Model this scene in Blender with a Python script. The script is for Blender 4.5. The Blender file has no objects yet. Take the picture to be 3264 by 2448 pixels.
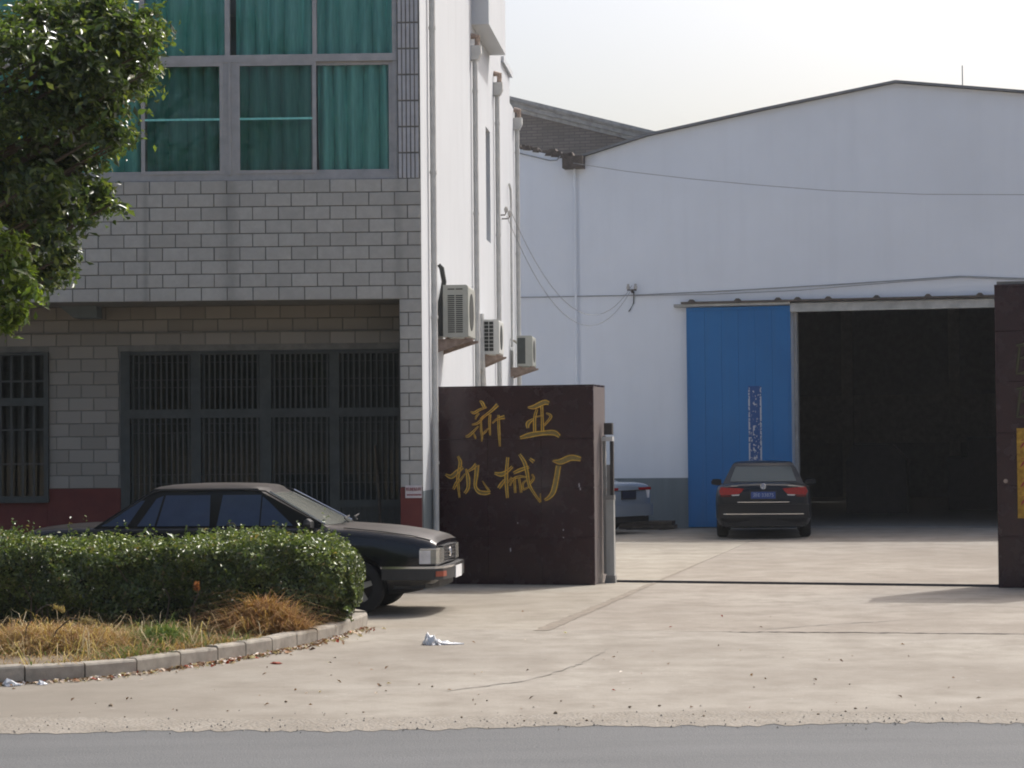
import bpy, bmesh, math, random
import numpy as np
from mathutils import Matrix, Vector
random.seed(7); RNG = np.random.default_rng(7)
S = bpy.context.scene
C = S.collection
R = math.radians

# ------------------------------------------------------------------ camera, sky, sun, exposure
cam_data = bpy.data.cameras.new('camera'); cam = bpy.data.objects.new('camera', cam_data); C.objects.link(cam)
cam_data.sensor_width = 36.0; cam_data.lens = 78.12; cam_data.clip_start = 0.1; cam_data.clip_end = 6000
cam.matrix_world = Matrix.Translation((0, 0, 1.83)) @ Matrix.Rotation(math.pi/2 + R(1.557), 4, 'X') @ Matrix.Rotation(-0.009, 4, 'Z')
S.camera = cam

SUN_AZ = 41.0      # degrees clockwise from the view direction (+Y)
SUN_EL = 51.0
world = bpy.data.worlds.new('World'); S.world = world; world.use_nodes = True
wn = world.node_tree.nodes; wl = world.node_tree.links
bg = wn['Background']; sky = wn.new('ShaderNodeTexSky'); sky.sky_type = 'NISHITA'; sky.sun_disc = False
sky.sun_elevation = R(SUN_EL); sky.sun_rotation = R(SUN_AZ); sky.altitude = 50
sky.air_density = 1.0; sky.dust_density = 7.0; sky.ozone_density = 1.0
wl.new(sky.outputs[0], bg.inputs[0]); bg.inputs[1].default_value = 0.146
sd = bpy.data.lights.new('sun', 'SUN'); sd.energy = 2.5; sd.angle = R(0.6); sd.color = (1.0, 0.99, 0.975)
sun = bpy.data.objects.new('sun', sd); C.objects.link(sun)
to_sun = Vector((math.sin(R(SUN_AZ))*math.cos(R(SUN_EL)), math.cos(R(SUN_AZ))*math.cos(R(SUN_EL)), math.sin(R(SUN_EL))))
sun.rotation_euler = to_sun.to_track_quat('Z', 'Y').to_euler(); sun.location = (10, 10, 30)
vs = S.view_settings; vs.view_transform = 'Standard'; vs.look = 'None'; vs.exposure = 0.36; vs.gamma = 1.0; vs.use_curve_mapping = False
S.cycles.filter_width = 1.9; S.cycles.max_bounces = 8; S.cycles.transparent_max_bounces = 16; S.cycles.caustics_reflective = False; S.cycles.caustics_refractive = False

# ------------------------------------------------------------------ material helpers
MAT = {}
class NT:
    def __init__(s, name):
        s.m = bpy.data.materials.new(name); s.m.use_nodes = True
        s.n = s.m.node_tree.nodes; s.l = s.m.node_tree.links
        s.b = s.n['Principled BSDF']; s.out = s.n['Material Output']; MAT[name] = s.m
    def N(s, t, **k):
        n = s.n.new(t)
        for a, v in k.items(): setattr(n, a, v)
        return n
    def noise(s, scale, detail=4, rough=.6, vec=None):
        n = s.N('ShaderNodeTexNoise'); n.inputs['Scale'].default_value = scale
        n.inputs['Detail'].default_value = detail; n.inputs['Roughness'].default_value = rough
        if vec is not None: s.l.new(vec, n.inputs['Vector'])
        return n.outputs['Fac']
    def pos(s, sc=None):
        g = s.N('ShaderNodeNewGeometry').outputs['Position']
        if sc:
            m = s.N('ShaderNodeVectorMath', operation='MULTIPLY'); s.l.new(g, m.inputs[0]); m.inputs[1].default_value = sc; g = m.outputs[0]
        return g
    def ramp(s, fac, stops):
        r = s.N('ShaderNodeValToRGB'); e = r.color_ramp.elements
        while len(e) < len(stops): e.new(.5)
        for i, (p, c) in enumerate(stops):
            e[i].position = p; e[i].color = (*c, 1) if len(c) == 3 else c
        s.l.new(fac, r.inputs[0]); return r.outputs[0]
    def mix(s, fac, a, b, mode='MIX'):
        m = s.N('ShaderNodeMix', data_type='RGBA', blend_type=mode)
        for inp, v in ((m.inputs[0], fac), (m.inputs[6], a), (m.inputs[7], b)):
            if isinstance(v, (int, float)): inp.default_value = v
            elif isinstance(v, tuple): inp.default_value = (*v, 1)
            else: s.l.new(v, inp)
        return m.outputs[2]
    def math(s, op, a, b=None, clamp=False):
        m = s.N('ShaderNodeMath', operation=op, use_clamp=clamp)
        for i, v in enumerate((a, b)):
            if v is None: continue
            if isinstance(v, (int, float)): m.inputs[i].default_value = v
            else: s.l.new(v, m.inputs[i])
        return m.outputs[0]
    def col(s, c):
        if isinstance(c, tuple): s.b.inputs['Base Color'].default_value = (*c, 1)
        else: s.l.new(c, s.b.inputs['Base Color'])
        return s
    def set(s, rough=None, metal=None, spec=None, coat=None, emit=None):
        if rough is not None:
            if isinstance(rough, (int, float)): s.b.inputs['Roughness'].default_value = rough
            else: s.l.new(rough, s.b.inputs['Roughness'])
        if metal is not None: s.b.inputs['Metallic'].default_value = metal
        if spec is not None: s.b.inputs['Specular IOR Level'].default_value = spec
        if coat is not None: s.b.inputs['Coat Weight'].default_value = coat; s.b.inputs['Coat Roughness'].default_value = .04
        return s
    def bump(s, h, strength=.3, dist=.01):
        b = s.N('ShaderNodeBump'); b.inputs['Strength'].default_value = strength; b.inputs['Distance'].default_value = dist
        s.l.new(h, b.inputs['Height']); s.l.new(b.outputs[0], s.b.inputs['Normal']); return s

def simple(name, c, rough=.6, metal=0, spec=.5, var=.18, scale=6, bumps=0, coat=None):
    t = NT(name); f = t.noise(scale, 5, .65, t.pos())
    lo = tuple(x*(1-var) for x in c); hi = tuple(min(1, x*(1+var)) for x in c)
    t.col(t.ramp(f, [(.3, lo), (.7, hi)])).set(rough, metal, spec, coat)
    if bumps: t.bump(t.noise(scale*12, 3, .6, t.pos()), bumps, .004)
    return t.m

def leaf_mat(name, rough=.4, trans=.35, spec=.5):
    t = NT(name); a = t.N('ShaderNodeAttribute', attribute_name='tint').outputs['Color']
    t.col(a).set(rough, 0, spec)
    tr = t.N('ShaderNodeBsdfTranslucent'); mx = t.N('ShaderNodeMixShader'); mx.inputs[0].default_value = trans
    c2 = t.mix(1.0, a, (1.0, 1.05, .45), 'MULTIPLY'); hs = t.N('ShaderNodeHueSaturation'); hs.inputs['Value'].default_value = 1.9
    t.l.new(c2, hs.inputs['Color']); t.l.new(hs.outputs[0], tr.inputs[0])
    t.l.new(t.b.outputs[0], mx.inputs[1]); t.l.new(tr.outputs[0], mx.inputs[2]); t.l.new(mx.outputs[0], t.out.inputs[0])
    return t.m

# concrete of the forecourt
t = NT('concrete'); p = t.pos()
big = t.noise(.22, 5, .62, p); med = t.noise(1.7, 6, .7, p); fine = t.noise(55, 3, .7, p)
streak = t.noise(.55, 6, .7, p); spots = t.noise(9, 3, .6, p); sxc = t.N('ShaderNodeSeparateXYZ'); t.l.new(p, sxc.inputs[0])
base = t.ramp(big, [(.32, (.275, .235, .190)), (.5, (.35, .305, .250)), (.68, (.42, .375, .312))])
base = t.mix(t.ramp(med, [(.36, (.75,)*3), (.58, (0,)*3)]), base, (.235, .197, .155))
base = t.mix(t.ramp(streak, [(.52, (0,)*3), (.72, (.45,)*3)]), base, (.46, .415, .355))
base = t.mix(t.ramp(spots, [(.64, (0,)*3), (.72, (.5,)*3)]), base, (.20, .175, .14))
base = t.mix(t.ramp(t.noise(14, 2, .5, p), [(.70, (0,)*3), (.76, (.6,)*3)]), base, (.56, .53, .47))
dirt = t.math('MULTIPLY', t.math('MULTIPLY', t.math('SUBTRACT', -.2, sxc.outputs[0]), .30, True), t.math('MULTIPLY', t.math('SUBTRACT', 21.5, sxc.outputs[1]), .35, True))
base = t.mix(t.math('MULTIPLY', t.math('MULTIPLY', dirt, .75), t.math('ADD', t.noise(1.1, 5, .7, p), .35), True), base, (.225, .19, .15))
base = t.mix(t.ramp(fine, [(.3, (.35,)*3), (.5, (0,)*3)]), base, (.17, .145, .115))
base = t.mix(1.0, base, t.N('ShaderNodeObjectInfo').outputs['Color'], 'MULTIPLY')
t.col(base).set(.88, 0, .3).bump(t.math('ADD', fine, t.math('MULTIPLY', med, 1.5)), .25, .006)
# asphalt
t = NT('asphalt'); p = t.pos()
g = t.noise(60, 3, .85, p); st = t.noise(.9, 5, .6, t.pos((.35, 1.8, 1))); v = t.N('ShaderNodeTexVoronoi'); v.inputs['Scale'].default_value = 75; t.l.new(p, v.inputs['Vector'])
base = t.ramp(st, [(.3, (.098, .101, .101)), (.7, (.140, .143, .143))])
base = t.mix(t.ramp(g, [(.35, (.6,)*3), (.55, (0,)*3)]), base, (.09, .09, .09))
base = t.mix(t.ramp(v.outputs['Distance'], [(.12, (.55,)*3), (.35, (0,)*3)]), base, (.215, .217, .21))
t.col(base).set(.85, 0, .35).bump(t.math('ADD', g, v.outputs['Distance']), .5, .006)
# plain soil of the far ground, bed soil, grit verge
simple('soil', (.20, .155, .105), .95, var=.35, scale=3, bumps=.6)
t = NT('grit'); p = t.pos(); v = t.N('ShaderNodeTexVoronoi'); v.inputs['Scale'].default_value = 38; t.l.new(p, v.inputs['Vector'])
base = t.ramp(t.noise(2.5, 5, .7, p), [(.3, (.215, .195, .165)), (.7, (.315, .29, .25))])
base = t.mix(t.ramp(v.outputs['Color'], [(.2, (.0,)*3), (.9, (.55,)*3)]), base, (.22, .19, .15))
t.col(base).set(.95, 0, .2).bump(v.outputs['Distance'], .7, .012)
simple('kerb_concrete', (.31, .28, .235), .9, var=.25, scale=7, bumps=.5)
simple('joint_dirt', (.21, .178, .14), .95, var=.3, scale=9); simple('kerb_joint', (.07, .06, .05), .95)
# office tiles
t = NT('facade_tile'); p = t.pos(); oi = t.N('ShaderNodeObjectInfo').outputs['Random']
base = t.ramp(oi, [(0, (.47, .455, .42)), (1, (.55, .535, .495))])
base = t.mix(t.ramp(t.noise(9, 5, .7, p), [(.4, (.3,)*3), (.7, (0,)*3)]), base, (.31, .295, .27))
sx = t.N('ShaderNodeSeparateXYZ'); t.l.new(p, sx.inputs[0])
for x0, w, k in ((-3.58, .10, .30), (-4.66, .035, .28), (-1.43, .06, .22)):      # grime run down from the window mullions
    q = t.math('DIVIDE', t.math('SUBTRACT', sx.outputs[0], x0), w); q = t.math('MULTIPLY', q, q)
    q = t.math('MULTIPLY', t.math('POWER', 2.718, t.math('MULTIPLY', q, -1)), k)
    q = t.math('MULTIPLY', q, t.math('ADD', t.noise(2.0, 4, .6, t.pos((6, 1, .8))), .45), True)
    base = t.mix(q, base, (.09, .085, .08))
t.col(base).set(.38, 0, .45)
simple('tile_grout', (.21, .205, .19), .95)
t = NT('porch_tile_shaded'); t.col(t.ramp(t.N('ShaderNodeObjectInfo').outputs['Random'], [(0, (.26, .24, .21)), (1, (.33, .305, .27))])).set(.45, 0, .4)  # browner copy of the facade tile, with porch shade put into its colour
simple('porch_paving', (.13, .12, .105), .9)  # darker than the concrete so less light bounces into the porch
simple('small_tile', (.50, .50, .52), .35, var=.1)
# white render with grime
def render_white(name, c, streaks=.25, blue=0):
    t = NT(name); p = t.pos()
    a = t.noise(.5, 5, .6, p); b = t.noise(1.1, 6, .65, t.pos((3.2, 3.2, .22))); f = t.noise(30, 4, .7, p)
    base = t.ramp(a, [(.3, tuple(x*.93 for x in c)), (.7, c)])
    base = t.mix(t.ramp(b, [(.5, (0,)*3), (.78, (streaks,)*3)]), base, tuple(x*.62 for x in c))
    t.col(base).set(.9, 0, .25).bump(f, .2, .004)
render_white('render_white', (.60, .622, .645), .22)
render_white('shed_white', (.80, .835, .885), .09)
render_white('dado_grey', (.20, .235, .25), .4)
t = NT('dado_red'); t.col(t.ramp(t.noise(3, 5, .7, t.pos()), [(.3, (.115, .022, .02)), (.7, (.165, .035, .028))])).set(.6, 0, .4)
simple('alu', (.45, .44, .435), .5, .3, .5, .12)
simple('steel_light', (.24, .235, .22), .6, .1); simple('steel_grey', (.10, .11, .11), .55, .3)
simple('grille_steel', (.060, .068, .064), .6, .1)
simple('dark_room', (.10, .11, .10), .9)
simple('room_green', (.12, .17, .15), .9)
t = NT('curtain'); t.col(t.ramp(t.noise(5, 4, .6, t.pos((8, 1, .6))), [(.3, (.22, .62, .57)), (.7, (.32, .80, .74))])).set(.85, 0, .2)
def glass(name, tint, refl=1.0, ior=1.5):
    t = NT(name); tr = t.N('ShaderNodeBsdfTransparent'); tr.inputs[0].default_value = (*tint, 1)
    gl = t.N('ShaderNodeBsdfGlossy'); gl.inputs['Roughness'].default_value = .03
    fr = t.N('ShaderNodeFresnel'); fr.inputs['IOR'].default_value = ior
    mx = t.N('ShaderNodeMixShader'); t.l.new(t.math('MULTIPLY', fr.outputs[0], refl, True), mx.inputs[0]); t.l.new(tr.outputs[0], mx.inputs[1]); t.l.new(gl.outputs[0], mx.inputs[2])
    t.l.new(mx.outputs[0], t.out.inputs[0]); t.n.remove(t.b)
glass('window_glass', (.95, .98, .97), 1, 1.36); glass('window_glass_dark', (.78, .84, .82), 1, 1.42)
glass('windscreen', (.55, .62, .58), 1.6); glass('lamp_glass', (.9, .9, .9))
simple('car_glass', (.055, .078, .135), .05, 0, .6, .1)
simple('pvc', (.55, .55, .53), .5, var=.12)
simple('pvc_white', (.74, .74, .72), .5, var=.08)
simple('ac_grey', (.40, .405, .36), .5, var=.08); simple('post_white', (.36, .36, .34), .5, var=.1); simple('ac_pale', (.58, .585, .55), .5, var=.06)
simple('ac_dark', (.03, .033, .03), .7); simple('foam_dark', (.06, .062, .058), .85); simple('foam_pale', (.45, .42, .37), .8)
simple('bracket_rust', (.34, .26, .21), .75, var=.3, scale=14)
# granite
t = NT('granite'); p = t.pos(); v = t.N('ShaderNodeTexVoronoi'); v.inputs['Scale'].default_value = 110; t.l.new(p, v.inputs['Vector'])
base = t.ramp(v.outputs['Color'], [(.0, (.019, .0085, .010)), (.55, (.036, .0145, .017)), (1, (.060, .024, .026))])
base = t.mix(t.ramp(t.noise(1.4, 5, .6, p), [(.45, (0,)*3), (.8, (.30,)*3)]), base, (.042, .019, .021))
t.col(base).set(t.ramp(t.noise(5, 4, .6, p), [(.3, (.16,)*3), (.7, (.34,)*3)]), 0, .45)
t = NT('granite_sunlit'); p = t.pos()
t.col(t.ramp(t.noise(60, 3, .7, p), [(.3, (.15, .125, .12)), (.7, (.25, .215, .205))])).set(.35, 0, .5)  # paler copy of the granite, sunlight on the wall end put into its colour
simple('gold', (.92, .52, .085), .38, .1, .5, .3, 20)
simple('olive_gilt', (.085, .08, .04), .5, .1); simple('gold_dark', (.24, .175, .06), .5, .1, .5, .3, 20)
t = NT('gold_plate'); t.col(t.ramp(t.noise(12, 5, .7, t.pos()), [(.35, (.24, .12, .015)), (.65, (.55, .33, .05))])).set(.4, .5)
simple('red_print', (.28, .02, .03), .6); simple('plaque_white', (.66, .60, .60), .6, var=.06)
# warehouse
t = NT('blue_door'); p = t.pos()
base = t.ramp(t.noise(.6, 5, .6, p), [(.3, (.012, .135, .36)), (.7, (.018, .165, .42))])
base = t.mix(t.ramp(t.noise(1.2, 5, .7, t.pos((4, 4, .3))), [(.5, (0,)*3), (.8, (.3,)*3)]), base, (.05, .13, .22))
t.col(base).set(.5, 0, .35)
t = NT('flaked_print'); tc = t.N('ShaderNodeTexCoord').outputs['Object']; sx = t.N('ShaderNodeSeparateXYZ'); t.l.new(tc, sx.inputs[0])
edge = t.math('GREATER_THAN', t.math('ABSOLUTE', sx.outputs[0]), .106)
nz = t.noise(20, 2, .6, tc); low = t.math('MULTIPLY', t.math('SUBTRACT', .85, sx.outputs[2]), .075)
f1 = t.math('GREATER_THAN', t.math('ADD', nz, t.math('ADD', low, t.math('MULTIPLY', edge, .22))), .70)
midm = t.math('MULTIPLY', t.math('LESS_THAN', t.math('ABSOLUTE', sx.outputs[0]), .045), t.math('GREATER_THAN', t.noise(8, 2, .7, tc), .57))
f = t.math('MAXIMUM', f1, midm)
t.col(t.mix(f, (.015, .075, .24), (.50, .52, .55))).set(.6)
simple('header_steel', (.42, .42, .40), .65, .1, .4, .25, 4); simple('rust', (.115, .095, .08), .85, var=.4, scale=9)
simple('shed_pipe', (.62, .635, .66), .7, var=.15); simple('jamb', (.30, .30, .30), .7); simple('interior_wall', (.30, .30, .30), .9); simple('interior_band', (.48, .47, .44), .9)
simple('interior_floor', (.24, .23, .21), .9); simple('roof_sheet', (.16, .17, .18), .6, .3); simple('verge_metal', (.20, .205, .21), .6, .2)
t = NT('old_brick'); p = t.pos(); br = t.N('ShaderNodeTexBrick'); br.inputs['Scale'].default_value = 1.0
br.inputs['Color1'].default_value = (.20, .175, .155, 1); br.inputs['Color2'].default_value = (.255, .225, .20, 1); br.inputs['Mortar'].default_value = (.14, .128, .118, 1)
br.inputs['Brick Width'].default_value = .25; br.inputs['Row Height'].default_value = .07; br.inputs['Mortar Size'].default_value = .008
tc = t.N('ShaderNodeTexCoord').outputs['Object']; mp = t.N('ShaderNodeMapping'); mp.inputs['Rotation'].default_value = (R(-90), 0, 0); t.l.new(tc, mp.inputs[0]); t.l.new(mp.outputs[0], br.inputs['Vector'])
t.col(t.mix(t.ramp(t.noise(1.5, 5, .7, p), [(.4, (0,)*3), (.7, (.5,)*3)]), br.outputs['Color'], (.17, .155, .14))).set(.95)
simple('coping', (.36, .355, .345), .9, var=.25)
simple('cable', (.05, .05, .052), .7); simple('cable_grey', (.30, .305, .31), .7); simple('porcelain', (.45, .43, .40), .4)
simple('dark_iron', (.045, .04, .038), .7); simple('timber', (.085, .068, .05), .85, var=.35, scale=10)
# cars
def paint(name, c, dust=.0, dustc=(.30, .25, .20), metal=0, rough=.18):
    t = NT(name); base = c
    if dust:
        nrm = t.N('ShaderNodeNewGeometry').outputs['Normal']; sx = t.N('ShaderNodeSeparateXYZ'); t.l.new(nrm, sx.inputs[0])
        up = t.math('MULTIPLY', t.math('POWER', t.math('MAXIMUM', sx.outputs[2], 0.0), 2.0), t.math('ADD', t.math('MULTIPLY', t.noise(4, 5, .7, t.pos()), .9), .35))
        base = t.mix(t.math('MULTIPLY', up, dust, True), c, dustc)
        t.set(t.math('ADD', t.math('MULTIPLY', up, .35, True), .12))
    else: t.set(rough)
    t.col(base).set(None, metal, .5 if rough < .2 else .35, None if dust or rough > .2 else .8)
paint('paint_black', (.006, .0075, .011), .40, (.235, .205, .18)); paint('paint_ink', (.006, .008, .013), rough=.28); paint('paint_silver', (.38, .44, .51), 0, metal=.45)
simple('rubber', (.018, .018, .018), .85); simple('rim_alloy', (.42, .42, .41), .4, .6); simple('black_trim', (.02, .02, .02), .55)
simple('chrome', (.62, .62, .62), .18, .95, var=.05); simple('bumper_grey', (.035, .035, .036), .5); simple('amber', (.32, .065, .03), .3)
simple('lamp_white', (.36, .35, .31), .15, .3); simple('plate_dark', (.012, .018, .045), .5); simple('plate_text', (.30, .36, .50), .5); simple('tail_red', (.30, .008, .012), .15, 0, .6, .3, 30); simple('tail_dark', (.10, .004, .006), .15); simple('plate_blue', (.022, .06, .24), .4); simple('plate_white', (.75, .75, .75), .5)
simple('tail_clear', (.75, .72, .72), .2)
simple('skirt_dark', (.013, .013, .014), .7)
# plants
leaf_mat('leaf_tree', .28, .40, .6); leaf_mat('leaf_hedge', .33, .16, .5); leaf_mat('grass_dry', .8, .25, .2); leaf_mat('litter', .8, .1, .2)
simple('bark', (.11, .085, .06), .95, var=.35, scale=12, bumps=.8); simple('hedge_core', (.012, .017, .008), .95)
t = NT('plastic_bag'); t.col((.80, .81, .82)).set(.35, 0, .5); t.b.inputs['Transmission Weight'].default_value = .15

# ------------------------------------------------------------------ mesh helpers
class MB:
    """collects geometry of one part"""
    def __init__(s, T=None): s.v = []; s.f = []; s.mi = []; s.T = T; s.sm = False
    def add(s, vs, fs, mi=0):
        o = len(s.v)
        s.v += [tuple(s.T @ Vector(v)) if s.T is not None else tuple(v) for v in vs]
        s.f += [tuple(i+o for i in f) for f in fs]; s.mi += [mi]*len(fs); return s
    def box(s, x0, x1, y0, y1, z0, z1, mi=0):
        return s.add([(x0,y0,z0),(x1,y0,z0),(x1,y1,z0),(x0,y1,z0),(x0,y0,z1),(x1,y0,z1),(x1,y1,z1),(x0,y1,z1)],
                     [(0,3,2,1),(4,5,6,7),(0,1,5,4),(1,2,6,5),(2,3,7,6),(3,0,4,7)], mi)
    def bbox(s, x0, x1, y0, y1, z0, z1, b=.01, mi=0):
        """box with chamfered edges on the -y face"""
        return s.add([(x0,y1,z0),(x1,y1,z0),(x1,y1,z1),(x0,y1,z1),(x0,y0+b,z0),(x1,y0+b,z0),(x1,y0+b,z1),(x0,y0+b,z1),
                      (x0+b,y0,z0+b),(x1-b,y0,z0+b),(x1-b,y0,z1-b),(x0+b,y0,z1-b)],
                     [(0,3,2,1),(0,1,5,4),(1,2,6,5),(2,3,7,6),(3,0,4,7),(4,5,9,8),(5,6,10,9),(6,7,11,10),(7,4,8,11),(8,9,10,11)], mi)
    def prism(s, poly, a, b, axis='y', mi=0):
        """extrude 2-D polygon; axis y: (x,z), axis z: (x,y), axis x: (y,z)"""
        def P(p, t): return (p[0], t, p[1]) if axis == 'y' else ((p[0], p[1], t) if axis == 'z' else (t, p[0], p[1]))
        n = len(poly); vs = [P(p, a) for p in poly] + [P(p, b) for p in poly]
        fs = [tuple(range(n)), tuple(range(2*n-1, n-1, -1))] + [(i, n+i, n+(i+1) % n, (i+1) % n) for i in range(n)]
        return s.add(vs, fs, mi)
    def tube(s, pts, r, n=6, mi=0, cap=True):
        pts = [Vector(p) for p in pts]; rs = r if isinstance(r, (list, tuple)) else [r]*len(pts)
        vs, fs = [], []
        for i, p in enumerate(pts):
            d = (pts[min(i+1, len(pts)-1)] - pts[max(i-1, 0)]).normalized()
            a = d.cross(Vector((0, 0, 1)) if abs(d.z) < .9 else Vector((1, 0, 0))).normalized(); b = d.cross(a)
            for k in range(n):
                an = 2*math.pi*k/n; vs.append(p + (a*math.cos(an) + b*math.sin(an))*rs[i])
        for i in range(len(pts)-1):
            for k in range(n): fs.append((i*n+k, i*n+(k+1) % n, (i+1)*n+(k+1) % n, (i+1)*n+k))
        if cap: fs += [tuple(range(n-1, -1, -1)), tuple(range((len(pts)-1)*n, len(pts)*n))]
        return s.add(vs, fs, mi)
    def lathe(s, prof, c, axis='y', n=24, mi=0):
        """prof list of (radius, offset along axis)"""
        vs, fs = [], []
        for r, o in prof:
            for k in range(n):
                a = 2*math.pi*k/n; x, z = r*math.cos(a), r*math.sin(a)
                vs.append((c[0]+x, c[1]+o, c[2]+z) if axis == 'y' else ((c[0]+x, c[1]+z, c[2]+o) if axis == 'z' else (c[0]+o, c[1]+x, c[2]+z)))
        for i in range(len(prof)-1):
            for k in range(n): fs.append((i*n+k, i*n+(k+1) % n, (i+1)*n+(k+1) % n, (i+1)*n+k))
        return s.add(vs, fs, mi)
    def grid(s, rows, mi=0, close=False):
        m = len(rows[0]); vs = [p for r in rows for p in r]
        fs = [(i*m+k, i*m+(k+1) % m, (i+1)*m+(k+1) % m, (i+1)*m+k) for i in range(len(rows)-1) for k in range(m if close else m-1)]
        return s.add(vs, fs, mi)
    def mesh(s, name, mats, smooth=None, fix=True):
        me = bpy.data.meshes.new(name); me.from_pydata(s.v, [], s.f)
        for m in (mats if isinstance(mats, (list, tuple)) else [mats]): me.materials.append(MAT[m])
        me.polygons.foreach_set('material_index', s.mi)
        if fix:
            bm = bmesh.new(); bm.from_mesh(me); bmesh.ops.recalc_face_normals(bm, faces=bm.faces); bm.to_mesh(me); bm.free()
        if smooth is not None:
            me.polygons.foreach_set('use_smooth', [True]*len(me.polygons)); me.set_sharp_from_angle(angle=R(smooth))
        me.update(); return me
    def obj(s, name, mats, parent=None, smooth=None, fix=True): return link(name, s.mesh(name, mats, smooth, fix), parent)

def link(name, me, parent=None, loc=None, rot=None):
    o = bpy.data.objects.new(name, me); C.objects.link(o)
    if parent is not None: o.parent = parent
    if loc is not None: o.location = loc
    if rot is not None: o.rotation_euler = rot
    return o
def tag(o, label=None, cat=None, group=None, kind=None):
    if label: o['label'] = label
    if cat: o['category'] = cat
    if group: o['group'] = group
    if kind: o['kind'] = kind
    return o
def thing(name, label, cat, loc=(0,0,0), rz=0, group=None):
    o = bpy.data.objects.new(name, None); C.objects.link(o); o.location = loc; o.rotation_euler = (0, 0, rz); o.empty_display_size = .2
    return tag(o, label, cat, group)
def np_obj(name, verts, faces, mat, parent=None, tint=None, smooth=False):
    """verts (N,3), faces (M,k) arrays; tint per-vertex rgb"""
    me = bpy.data.meshes.new(name); nv, (nf, k) = len(verts), faces.shape
    me.vertices.add(nv); me.vertices.foreach_set('co', np.asarray(verts, np.float32).ravel())
    me.loops.add(nf*k); me.loops.foreach_set('vertex_index', faces.astype(np.int32).ravel())
    me.polygons.add(nf); me.polygons.foreach_set('loop_start', np.arange(0, nf*k, k, dtype=np.int32)); me.polygons.foreach_set('loop_total', np.full(nf, k, np.int32))
    if smooth: me.polygons.foreach_set('use_smooth', np.ones(nf, bool))
    if tint is not None:
        a = me.color_attributes.new('tint', 'FLOAT_COLOR', 'POINT'); a.data.foreach_set('color', np.c_[tint, np.ones(nv)].astype(np.float32).ravel())
    me.materials.append(MAT[mat]); me.update(); me.validate(); return link(name, me, parent)
def text_mesh(name, body, size, mat, parent, loc, rot=(math.pi/2, 0, 0), align='CENTER'):
    cu = bpy.data.curves.new(name, 'FONT'); cu.body = body; cu.size = size; cu.align_x = align; cu.align_y = 'CENTER'; cu.extrude = .002
    o = bpy.data.objects.new(name, cu); C.objects.link(o); dg = bpy.context.evaluated_depsgraph_get()
    me = bpy.data.meshes.new_from_object(o.evaluated_get(dg)); bpy.data.objects.remove(o); me.materials.clear(); me.materials.append(MAT[mat])
    return link(name, me, parent, loc, rot)
def struct(o): o['kind'] = 'structure'; return o

# ------------------------------------------------------------------ ground, road, forecourt
struct(MB().add([(-1500,-1500,-.06),(1500,-1500,-.06),(1500,2500,-.06),(-1500,2500,-.06)], [(0,1,2,3)]).obj('ground', 'soil'))
edge = [(x, 14.50 + .05*math.sin(x*.9) + .04*math.sin(x*2.7+1) + random.uniform(-.03, .03)) for x in np.arange(-12, 12.1, .06)]
v = []; 
for x, y in edge: v += [(x, -2, .0), (x, y, .0)]
struct(MB().add(v, [(2*i, 2*i+2, 2*i+3, 2*i+1) for i in range(len(edge)-1)]).obj('road', 'asphalt'))
v = []
for x, y in edge: v += [(x, y-.06 - random.uniform(0, .11), .003), (x, 15.05 + .12*math.sin(x*1.3) + random.uniform(-.05, .05), .006)]
struct(MB().add(v, [(2*i, 2*i+2, 2*i+3, 2*i+1) for i in range(len(edge)-1)]).obj('verge', 'grit'))

YA = R(12.0); yu = Vector((math.cos(YA), -math.sin(YA))); yv = Vector((math.sin(YA), math.cos(YA))); YO = Vector((.30, 21.93))
def Y2(s, d): q = YO + yu*s + yv*d; return (q.x, q.y)
forecourt = struct(MB().add([(-30,14.6,-.02),(30,14.6,-.02),(30,80,-.02),(-30,80,-.02)], [(0,1,2,3)]).obj('forecourt', 'kerb_joint'))
def slab(poly, tone=(.84, .875, .90)):
    n = len(poly); cx = sum(p[0] for p in poly)/n; cy = sum(p[1] for p in poly)/n
    MB().prism(poly, -.015, .0, 'z').obj('slab', 'concrete', forecourt).color = (*tone, 1)
def cross_front(s):  # where the joint s=const meets the road verge
    q = YO + yu*s; k = (14.62 - q.y)/yv.y; q = q + yv*k; return (q.x, q.y)
j = .006
def wig(a, b, n, amp):  # slightly ragged joint edge
    return [(a[0]+(b[0]-a[0])*i/n + random.uniform(-amp, amp)*(0 < i < n), a[1]+(b[1]-a[1])*i/n + random.uniform(-amp, amp)*(0 < i < n)) for i in range(n+1)]
f0 = cross_front(-j); f1 = cross_front(j); fR = cross_front(7.5-j); fR2 = cross_front(7.5+j)
slab([(-30, 14.62), fR, Y2(7.5-j, -.012)] + wig(Y2(7.5-j, -.012), Y2(.4, -.008), 30, .004)[1:] + [Y2(0, -.002), Y2(-28, -.002)])
slab([fR2, (30, 14.62), Y2(27, -.012), Y2(7.5+j, -.012)])
slab([Y2(-28, .002), Y2(-j, .002), Y2(-j, 32), Y2(-28, 32)], (.88, .91, .91))
slab(wig(Y2(j, .004), Y2(7.5-j, .008), 30, .004) + [Y2(7.5-j, 32), Y2(j, 32)], (.82, .835, .85))
slab([Y2(7.5+j, .008), Y2(27, .008), Y2(27, 32), Y2(7.5+j, 32)])
def joint_band(a, b, w0, w1, mat):
    n = 60; v = []
    for i in range(n+1):
        u = i/n; x = a[0]+(b[0]-a[0])*u; y = a[1]+(b[1]-a[1])*u; w_ = lerp_(w0, w1, u)
        v += [(x-w_*random.uniform(.6, 1.25), y, .004), (x+w_*random.uniform(.6, 1.25), y, .004)]
    MB().add(v, [(2*i, 2*i+1, 2*i+3, 2*i+2) for i in range(n)]).obj('joint_fill', mat, forecourt)
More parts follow.
